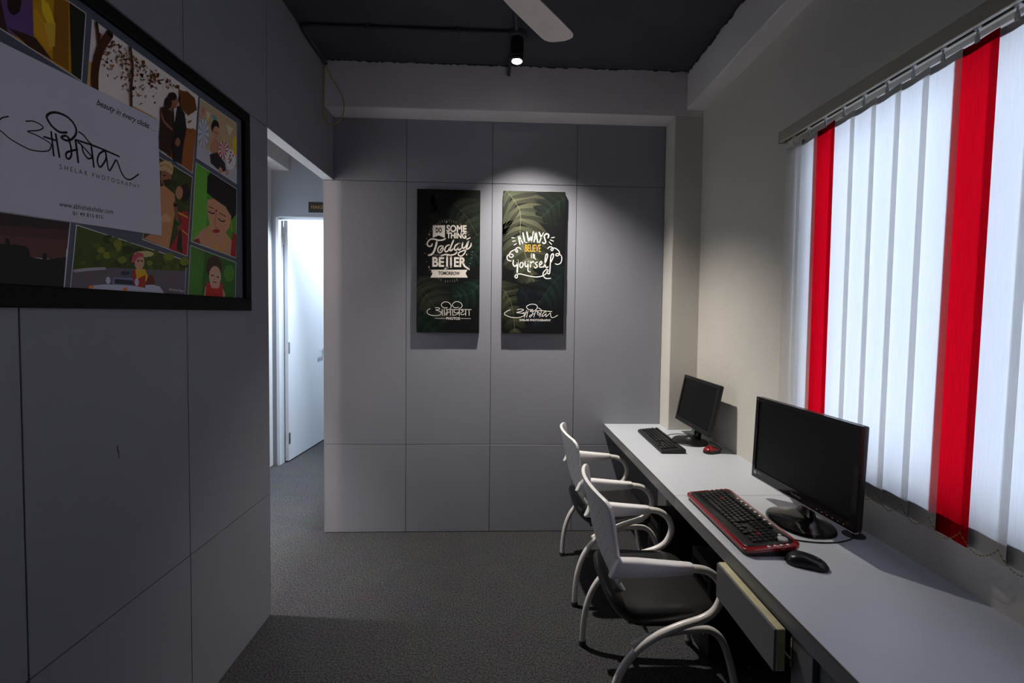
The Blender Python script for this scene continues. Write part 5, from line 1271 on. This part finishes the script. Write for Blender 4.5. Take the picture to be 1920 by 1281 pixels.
RAYS=[(2.5,[(354.7,528.6),(367.4,528.4)]),(2.5,[(353.6,509.9),(358.9,509.1)]),(2.5,[(351.2,491.4),(360.1,488.9)]),(2.5,[(342.2,455.6),(350.7,450.9)]),(2.5,[(335.6,438.8),(343,433.5)]),(2.5,[(327.8,422.8),(333.7,417.6)]),(2.5,[(318.9,407.9),(323.6,402.8)]),(2.5,[(285.8,370.9),(289.2,364)]),(2.5,[(259.6,353.8),(264.1,339.1)]),(2.5,[(245.7,347.7),(248.9,333.4)]),(2.5,[(231.4,343.5),(233.1,331.7)]),(2.5,[(216.9,341.1),(217.3,334.6)]),(2.5,[(202.3,340.5),(202.1,330.2)]),(2.5,[(187.7,341.8),(186.4,328.6)]),(2.5,[(159.1,349.8),(156.3,338.6)]),(2.5,[(145.5,356.4),(142.8,348.7)]),(2.5,[(132.4,364.8),(128.5,355.9)]),(2.5,[(108.5,386.2),(104.9,380.8)]),(2.5,[(97.9,399),(89.4,388.5)]),(2.5,[(88.4,413.2),(79.1,403.8)]),(2.5,[(80,428.4),(75.4,424.7)]),(2.5,[(66.9,461.7),(61.4,459)]),(2.5,[(57.3,516.3),(46.3,515.1)]),(2.5,[(60.5,572),(53.5,573.9)]),(2.5,[(69.6,607.5),(60.9,612.4)]),(2.5,[(83.9,640.1),(79,644.5)]),(2.5,[(92.8,654.9),(84.6,663.9)]),(2.5,[(102.8,668.6),(94.4,679.9)]),(2.5,[(113.8,680.9),(106.9,692.1)]),(2.5,[(125.7,691.7),(119.5,704.2)]),(2.5,[(138.4,701.1),(134.3,711.3)]),(2.5,[(151.7,708.8),(147.3,723.1)]),(2.5,[(165.5,714.8),(162.1,730.6)]),(2.5,[(179.7,719.1),(177.9,732.4)]),(2.5,[(194.2,721.6),(193.3,736.3)]),(2.5,[(208.7,722.2),(209,738.4)]),(2.5,[(223.3,721),(224.1,729.3)]),(2.5,[(237.7,718),(239.7,729.7)]),(2.5,[(251.7,713.2),(254.2,722.9)]),(2.5,[(278.4,698.4),(284.4,712.1)]),(2.5,[(290.8,688.6),(296.8,699.5)]),(2.5,[(302.4,677.2),(308.7,686.7)]),(2.5,[(313,664.5),(318.3,671)]),(2.5,[(322.6,650.4),(329.9,657.8)]),(2.5,[(331.1,635.2),(338.7,641.5)]),(2.5,[(338.4,619),(344.7,623.2)]),(2.5,[(349.1,584.2),(355.3,586.5)]),(2.5,[(352.3,566),(360.1,567.8)])]
BOX={'DO': (122.6,649.1,161.9,682),'SOME': (190.7,654.6,321.7,701.1),'THING': (192.7,613.8,320.3,652.9),'FOR A': (113,496.9,152.4,510.6),'BE': (101.1,428.4,177.7,492.1),'ER': (241.3,428.9,321.6,493.4),'TOMORROW': (139.9,376.4,280.1,399.7),'PHOTOS': (194,84.8,282.9,102.2),'BELIEVE': (147.4,536.7,249.8,583.2),'SHELAR PHOTOGRAPHY': (115.6,82.1,323.5,96.1)}
ALWAYS=[(12.1,[(101.5,643.2),(112.8,584.3)]),(12.1,[(101.5,643.2),(131.5,591.7)]),(7.1,[(108.2,611.3),(125.9,613.8)]),(12.1,[(131.7,657.8),(144.6,596.5)]),(8.5,[(144.6,595.5),(158.7,596.4)]),(12.1,[(157.2,663.2),(170.7,601.2)]),(9.2,[(170.7,601.2),(182.3,638.4)]),(10.6,[(182.3,638.4),(189.2,599.8)]),(5.7,[(189.2,599.8),(199.7,668.6)]),(11.4,[(215.6,667.8),(204.8,601.8)]),(12.1,[(215.6,667.8),(229.7,598.7)]),(7.1,[(208.1,622.3),(224.1,623.3)]),(12.1,[(237.7,663.3),(252,630.9)]),(5.7,[(252,630.9),(265.8,662.1)]),(9.9,[(252,630.9),(240.4,597.2)]),(10.6,[(296.1,628.8),(301.2,646.6),(287.9,655.5),(271.8,641.8),(276.7,620.7),(281.6,602.5),(271.8,591.7),(261,599.3)]),(5,[(58.5,625.5),(76.2,624.1)]),(5,[(64.1,602.1),(83.5,606)]),(5,[(73.9,578.4),(90.1,588.5)]),(5,[(319.3,630.3),(338.8,633.2)]),(5.7,[(312.3,616.1),(332,608.3)]),(5,[(303.6,603.6),(321,587)]),(5.7,[(188.2,517.6),(189.1,496.5)]),(5,[(188.1,525.7),(189.5,524)]),(5.7,[(199.5,523.5),(202,494.6)]),(5.7,[(201.1,510.1),(208,520.1),(210.8,496.1),(218.8,487.4)]),(10.6,[(71.5,479.7),(69.7,455),(80.1,440.3),(94.2,451.8),(99.9,479.5)]),(12.8,[(99.9,480.2),(98.7,434.3),(96.6,395.4)]),(6.4,[(96.6,395.4),(98.7,370.7),(89.9,363.5),(82.7,374),(93.2,386.5),(118,390.4),(171.5,378.8),(221.4,372.5),(264,380.3),(285.2,394.7),(301,416.2),(288.4,421.4),(270.8,405.2),(267.6,383.8),(285.7,364.6),(317.8,365.1)]),(9.6,[(125.9,470),(114.4,453.9),(116.7,435.3),(128.8,434.7),(135.7,455.3),(125.9,470)]),(9.6,[(147.9,473.9),(148.2,446.4),(160,439.5),(170.3,466.5)]),(9.6,[(171,474.3),(167.3,428.3),(169.3,410.6),(182.5,404.5)]),(8.9,[(184.5,474.5),(183.5,435.6)]),(8.5,[(184.7,456.8),(198.7,474),(206.6,465)]),(8.9,[(227.9,471),(215.6,460.9),(228.3,444.1),(217.8,430.9),(208.8,438.9)]),(8.5,[(241.7,447.2),(259.3,463.4),(252.8,474.9),(242.3,457.8),(247.2,437.3),(266.8,439.8)]),(9.2,[(270.4,437),(294.4,504.6),(292.3,525.1),(282.5,511.5),(278.9,461.9),(287.5,434.4),(298.9,440.3)]),(9.2,[(316.3,467.8),(332.9,505.2),(331.5,525.7),(318.1,512.1),(313.6,455.4),(310.8,402.2),(300.2,395),(291.1,408.3)]),(6,[(119.6,551),(108.8,561.4),(91.1,559.3),(84.2,543.3),(93.2,531.2),(98.5,540.1),(89.5,549.8),(70.1,544.2),(49,528.7),(43.9,507.4),(56.4,497.1),(70.5,507.9),(59.7,519.3),(38.5,513.7),(28.8,499.4),(36.1,479.8),(56.7,474.2)]),(6,[(295.4,559.4),(307.7,570.2),(323.7,568.7),(331.1,554.7),(324.1,545.7),(316.8,552.7),(325.6,562.7),(347,561.3),(368.7,544.7),(373.2,527.1),(362,512.8),(349.5,516.1),(352.9,526.1),(368.9,526.4),(387,512.5)]),(7.8,[(387,512.5),(389.1,492),(382.3,467.1),(362.9,456.9),(346.7,461.2)])]
LOGO_P=[(3.9,[(89.1,156.5),(73,147),(68.2,133.4),(78.5,119.9),(102.9,112),(135.3,111.3),(155.9,118.1),(159.6,130.2),(146,141.4),(124.3,148.2),(145.9,151.7),(149.1,159.4),(135,163.6),(121.5,161.2)]),(4.4,[(166.5,152),(168.9,111.7)]),(3.3,[(148.7,137.1),(166.6,136.8)]),(4.4,[(180,153.8),(181.4,111.9)]),(3.9,[(200,163.3),(178.4,163),(162,175.3),(165.2,191.1),(183.5,201.2),(207.9,197.7),(224.3,178.9),(220.6,159.8),(208.2,150.3),(194.7,154)]),(3.9,[(194.7,150.2),(201.3,135),(196,115.9),(189.4,121.3),(195.9,132.2),(219.2,135.2)]),(4.4,[(219.1,152.7),(222,112.4)]),(3.9,[(208.2,152),(356.5,153.3)]),(3.9,[(273.2,167.5),(248.8,163.9),(233.5,177.9),(237.8,192.6),(256.7,203.8),(281.1,200.3),(296.5,182.5),(291.2,166.1),(276,158.8)]),(4.4,[(234.2,152.8),(235.6,114.7)]),(3.9,[(247.3,151.9),(244.7,136.6),(257.2,130.2),(276.2,135.9)]),(4.4,[(277.7,153.4),(278,113.1)]),(3.9,[(276.2,132.1),(257.3,118.3),(237.2,113.7)]),(3.9,[(291.3,149.7),(304.4,141.7),(288.2,130.6),(293.7,118.7),(317,125.5)]),(4.4,[(319.5,152.8),(319.8,113.6)]),(4.4,[(341.3,153.1),(342.7,113.8)]),(2.2,[(120.8,93.2),(189.6,93.5)]),(2.2,[(287.3,94.1),(353.7,94.3)])]
LOGO_A=[(3.9,[(54.6,154.6),(35,146.8),(18.2,134.3),(17.1,124.5),(27.8,118.3),(41.1,111.7),(62.8,106.1),(88.5,103.3),(116.8,106.3),(137.3,112.9),(147.9,121.7),(148,128.1),(136.3,132.2),(116.1,135.2),(96,137.4),(120.2,144.6),(136.3,150.6),(141.9,156),(132.4,160.1),(116.9,160.4),(100.1,155.8)]),(3.9,[(137,137),(165.5,137.3)]),(3.9,[(161.4,151.8),(147.8,106.3)]),(3.9,[(171.6,149.9),(162.3,107.3)]),(3.9,[(203.8,160),(184.9,156.8),(168.6,162.7),(161.7,174),(163,180.6),(177.4,188.9),(195.7,193.7),(216.6,192.2),(229.6,184.7),(232.9,174),(227.4,162.7),(215.2,152.2),(201.4,145.1),(190.3,144.5),(184.9,147.5),(198,152.8),(206.6,149.6)]),(3.9,[(204,148.1),(202.5,134.2),(197.4,119.6),(187.6,109.6),(181.1,110.1),(182.9,117.2),(192.5,123.9),(218.1,132.8)]),(3.9,[(221.5,149.8),(209.8,108.5)]),(3.9,[(226.9,147.9),(234,144.3),(233.6,131.3),(240.7,122.7),(250.9,125.6)]),(3.9,[(234.4,145.4),(253.9,128.3)]),(3.9,[(260.3,147.1),(249.7,109.4)]),(3.9,[(238,169),(248.7,165.6),(256.7,157.2),(267.7,149.7)]),(3.9,[(223.4,151.2),(274.2,151),(329.5,146.3)]),(3.9,[(293.8,148.2),(277.2,139.4),(266,125.6),(264,115.5),(268.6,113.7),(280.8,122.8),(292.3,135.5),(296,148.3)]),(3.9,[(295.8,147.9),(291.9,131.6),(289.2,117.4),(290.9,112),(302,121.9),(317.3,137),(320.5,131.9),(322,116.8),(328.8,107.5),(342.7,108.4),(368.1,123.1)])]
# ------------------------------------------------------------------ framed photo collage on the left partition
FY0, FY1, FZ0, FZ1 = -2.36, -1.036, 1.472, 2.298
fr_ = thing('framed_collage', 'dark framed photo collage with a white logo card on the grey partition', 'picture', (XL,(FY0+FY1)/2,FZ0))
bw = .042
for a in ((FY0,FY1,FZ1-bw,FZ1),(FY0,FY1,FZ0,FZ0+bw+.010),(FY0,FY0+bw,FZ0+bw+.010,FZ1-bw),(FY1-bw,FY1,FZ0+bw+.010,FZ1-bw)):
    MB().rbox(XL,XL+.034,*a,.004,2).build('frame_rail', dark_frame, fr_, world=True)
MB().box(XL+.001,XL+.0195,FY0+bw-.002,FY1-bw+.002,FZ0+bw,FZ1-bw+.002).build('backing_board', mat('slate_backing',(84,94,108),.5), fr_, world=True)
O_ = (XL+.0200,-1.08,1.526)
def clipx(p): return p
VMAX, VMIN, UMAX, UMIN = (FZ1-bw)*1000-1526, (FZ0+bw+.010)*1000-1526, (FY1-bw)*1000+1080, (FY0+bw)*1000+1080
def clip(pts):
    """cut a polygon to the inside of the frame"""
    for ax, lim, sg in ((0,UMAX,1),(0,UMIN,-1),(1,VMAX,1),(1,VMIN,-1)):
        out = []
        for i in range(len(pts)):
            p, q = pts[i], pts[(i+1)%len(pts)]; a, b = (lim-p[ax])*sg, (lim-q[ax])*sg
            if a >= 0: out.append(p)
            if (a >= 0) != (b >= 0): t = a/(a-b); out.append((p[0]+t*(q[0]-p[0]), p[1]+t*(q[1]-p[1])))
        pts = out
        if len(pts) < 3: return []
    return pts
PL = {'golden':'golden yellow and purple photo','grove':'photo of a couple under orange trees','party':'photo of a baby with paper fans','bride':'photo of a woman in gold jewellery on green',
      'girl':'photo of a small girl in red','couple':'photo of a wedding couple','toycar':'photo of a toddler in a toy car','sunset':'dark dusk silhouette photo'}
def grow(q, d):
    c = (sum(p[0] for p in q)/len(q), sum(p[1] for p in q)/len(q)); return [(p[0]+math.copysign(d,p[0]-c[0]), p[1]+math.copysign(d,p[1]-c[1])) for p in q]
for nm, quad, items in PHOTOS:
    pr = Print(O_,(0,1,0),(0,0,1)); q = clip(grow(quad,2.5)); pr.poly((225,225,230), q)
    for k, col, pts, wd in items:
        if k == 'p':
            pts = clip(pts)
            if pts: pr.poly(col, pts)
        else: pr.stroke(col, pts, max(1.2,wd*.55))
    if nm == 'toycar': pr.text((230,230,235),'Abhishek Shelar',*T_SIG,shear=.35)
    o = pr.build('photo_print', fr_, fr_.location); o['label'] = PL[nm]
# two more photographs complete the far side of the collage
pr = Print(O_,(0,1,0),(0,0,1)); pr.poly((225,225,230), [(-1225,505),(-1010,512),(-1015,722),(-1225,722)]); pr.poly((70,110,60), [(-1222,508),(-1013,515),(-1018,720),(-1222,720)]); pr.poly((140,160,110), [(-1222,508),(-1013,515),(-1014,580),(-1222,600)]); pr.build('photo_print', fr_, fr_.location)
cb = Print(O_,(0,1,0),(0,0,1)); 
CT = .006
# the card stands a few millimetres proud of the photographs
cm_ = MB(); pts = [(-1.08+u*.001,1.526+v*.001) for u,v in CARD]
cm_.add([(XL+.0200,y,z) for y,z in pts]+[(XL+.0300,y,z) for y,z in pts],[(0,1,2,3),(7,6,5,4)]+[(i,(i+1)%4,4+(i+1)%4,4+i) for i in range(4)])
card = cm_.build('logo_card', mat('white_card',(214,214,226),.55), fr_, world=True); card['label'] = 'white card printed with a calligraphic logo'
pr = Print((XL+.0302,-1.08,1.526),(0,1,0),(0,0,1)); K_ = (16,17,34)
for wd, pts in LOGO: pr.stroke(K_, pts, wd*1.12, up=False, sm=7)
pr.build('logo_lettering', card, fr_.location); pr = Print((XL+.0302,-1.08,1.526),(0,1,0),(0,0,1))
pr.text(K_,'beauty in every clicks. . .',*T_TAG,shear=.32,bold=.012); pr.build('tagline', card, fr_.location); pr = Print((XL+.0302,-1.08,1.526),(0,1,0),(0,0,1))
pr.text((58,60,78),'S H E L A R   P H O T O G R A P H Y',*T_SUB); pr.build('name_lettering', card, fr_.location); pr = Print((XL+.0302,-1.08,1.526),(0,1,0),(0,0,1)); pr.text((40,41,60),'www.abhishekshelar.com',*T_WEB,bold=.008); pr.text((40,41,60),'81 49 815 815',*T_TEL,bold=.008)
pr.build('contact_lettering', card, fr_.location)

# ------------------------------------------------------------------ canvas prints on the back wall
def leaf(pr, mid, half, c1, c2, rib, n=9, seed=1, clipf=None, slit=.16, dim=.8):
    """split tropical leaf: lobes fanning from a midrib given by mm points, brightest along the rib"""
    c1, c2, rib = [[v*dim for v in c] for c in (c1,c2,rib)]
    rnd = random.Random(seed); P = [Vector((p.x,p.y)) for p in spline([Vector((a,b,0)) for a,b in mid],10)]; N = len(P)
    L0 = pr.z
    for s in (1,-1):
        for i in range(n):
            t0 = i/n; t1 = (i+1-slit*(.4+rnd.random()))/n
            j0 = int(t0*(N-1)); a = P[j0]; b = P[int(t1*(N-1))]; d = (P[min(N-1,j0+4)]-P[max(0,j0-4)]).normalized()
            nn = Vector((-d.y,d.x))*s; prof = half*sin(pi*min(1,(t0*.84+.18)))**.7*(.92+.16*rnd.random())
            tip = a+nn*prof+d*prof*.75; m1 = a+nn*prof*.55+d*prof*.16; m2 = b+nn*prof*.62+d*prof*.36
            k = rnd.random(); base = [c1[j]*(1-k)+c2[j]*k for j in range(3)]
            up_ = spline([Vector((*a,0)),Vector((*m1,0)),Vector((*tip,0))],6); dn = spline([Vector((*b,0)),Vector((*m2,0)),Vector((*tip,0))],6)
            for q in range(len(up_)-1):
                f0, f1 = q/(len(up_)-1), (q+1)/(len(up_)-1)
                for w0, w1, g in ((0,.5,1.0),(.5,1,.66)):
                    q4 = [up_[q].lerp(dn[q],w0),up_[q+1].lerp(dn[q+1],w0),up_[q+1].lerp(dn[q+1],w1),up_[q].lerp(dn[q],w1)]
                    pts = clipf([(p.x,p.y) for p in q4])
                    if len(pts) > 2: pr.z = L0+1+(i%2); pr._add(pts, [tuple(range(len(pts)))], [v*g*(1-.62*(f0+f1)/2) for v in base])
            ln = [p.lerp(r_,.5) for p, r_ in zip(up_,dn)][:-2]; ln = [(p.x,p.y) for p in ln if 3 < p.x < CW-3 and 3 < p.y < CH-3]
            if len(ln) > 2: pr.z = L0+3; pr.stroke([v*.8 for v in rib], ln, 1.0, up=False, sm=1)
    pr.z = L0+4
    st = [(p.x,p.y) for p in P if 2 < p.x < CW-2 and 2 < p.y < CH-2]
    if len(st) > 2: pr.stroke(rib, st, 2.8, up=False, sm=1)
    pr.z = L0+5
CW, CH = 408., 929.
def cclip(pts):
    for ax, lim, sg in ((0,CW,1),(0,0,-1),(1,CH,1),(1,0,-1)):
        out = []
        for i in range(len(pts)):
            p, q = pts[i], pts[(i+1)%len(pts)]; a, b = (lim-p[ax])*sg, (lim-q[ax])*sg
            if a >= 0: out.append(p)
            if (a >= 0) != (b >= 0): t = a/(a-b); out.append((p[0]+t*(q[0]-p[0]), p[1]+t*(q[1]-p[1])))
        pts = out
        if len(pts) < 3: return []
    return pts
canvas_m = mat('black_canvas_edge', (12,13,13), .7, bump=(500,.2,.001))
def canvas(x0, label):
    t = thing('canvas_print', label, 'wall art', (x0+CW/2000,0,1.344), 0, 'lettered leaf canvases on the back wall')
    MB().rbox(x0,x0+CW/1000,-.0335,-.001,1.344,1.344+CH/1000,.003,2).build('stretched_canvas', canvas_m, t, world=True)
    pr = Print((x0,-.0337,1.344),(1,0,0),(0,0,1)); pr.poly((9,12,12), [(2,2),(CW-2,2),(CW-2,CH-2),(2,CH-2)]); return t, pr
# left canvas
t1, pr = canvas(-.485, 'tall dark leaf canvas lettered about doing something today, the left one')
leaf(pr, [(60,960),(150,880),(60,600)], 150, (24,34,26),(36,44,34),(46,54,40), 7, 4, cclip)
leaf(pr, [(235,840),(330,740),(430,560)], 190, (30,46,34),(58,64,50),(84,88,66), 8, 5, cclip)
leaf(pr, [(-20,330),(60,250),(190,60)], 170, (44,50,42),(64,66,56),(78,80,64), 8, 6, cclip)
leaf(pr, [(430,330),(330,250),(230,240)], 110, (16,44,34),(30,66,50),(50,80,60), 6, 8, cclip)
leaf(pr, [(-20,120),(80,40),(160,-20)], 90, (14,36,26),(22,50,34),(40,66,48), 5, 9, cclip)
leaf(pr, [(440,640),(380,520),(300,440)], 90, (14,38,28),(24,54,40),(44,70,54), 6, 10, cclip)
pr.build('leaf_print', t1, t1.location)
pr = Print((-.485,-.0349,1.344),(1,0,0),(0,0,1)); LT = (214,206,198); DK = (16,15,16)
for wd, pts in RAYS: pr.stroke((150,145,140), pts, wd, up=False)
pr.layer()
for a, c in STARS:
    pr.poly(LT, [(a,c+9),(a+1.6,c+1.6),(a+6,c),(a+1.6,c-1.6),(a,c-9),(a-1.6,c-1.6),(a-6,c),(a-1.6,c+1.6)])
pr.poly(LT, BADGE); pr.poly(LT, RIBBON)
for k in ('SOME','THING','BE','ER'): pr.tbox(LT, k, BOX[k], bold=.035)
pr.tbox((120,116,112),'FOR A',BOX['FOR A'])
for wd, pts in TODAY: pr.stroke(LT, pts, wd*.88, up=False)
pr.tbox(DK,'DO',BOX['DO'],bold=.045); pr.tbox(DK,'TOMORROW',BOX['TOMORROW'],bold=.04)
pr.build('slogan', t1, t1.location); pr = Print((-.485,-.0349,1.344),(1,0,0),(0,0,1))
for wd, pts in LOGO_P: pr.stroke((225,220,212), pts, wd, up=False)
pr.tbox((225,220,212),'PHOTOS',BOX['PHOTOS'],bold=.02)
pr.build('logo', t1, t1.location)
# right canvas
t2, pr = canvas(.072, 'tall dark leaf canvas lettered about believing in yourself, the right one')
leaf(pr, [(20,930),(110,800),(120,620),(215,320)], 215, (88,96,72),(118,120,92),(150,148,116), 11, 12, cclip)
leaf(pr, [(430,900),(330,840),(250,760)], 110, (22,38,30),(34,52,42),(50,64,52), 6, 13, cclip)
leaf(pr, [(430,420),(330,330),(230,180)], 150, (16,34,36),(26,48,44),(50,70,60), 7, 14, cclip)
leaf(pr, [(-30,330),(60,200),(90,-20)], 110, (58,66,48),(86,90,62),(120,118,80), 7, 15, cclip)
leaf(pr, [(120,300),(180,200),(240,20)], 90, (12,22,36),(18,34,46),(34,50,56), 6, 16, cclip)
pr.build('leaf_print', t2, t2.location)
pr = Print((.072,-.0349,1.344),(1,0,0),(0,0,1)); WH = (240,236,228)
for wd, pts in ALWAYS: pr.stroke(WH, pts, wd*(.74 if wd > 7.5 else .95), up=False)
pr.tbox((232,176,70),'BELIEVE',BOX['BELIEVE'],bold=-.004)
pr.build('slogan', t2, t2.location); pr = Print((.072,-.0349,1.344),(1,0,0),(0,0,1))
for wd, pts in LOGO_A: pr.stroke(WH, pts, wd, up=False)
pr.tbox(WH,'SHELAR PHOTOGRAPHY',BOX['SHELAR PHOTOGRAPHY'],bold=.02)
pr.build('logo', t2, t2.location)
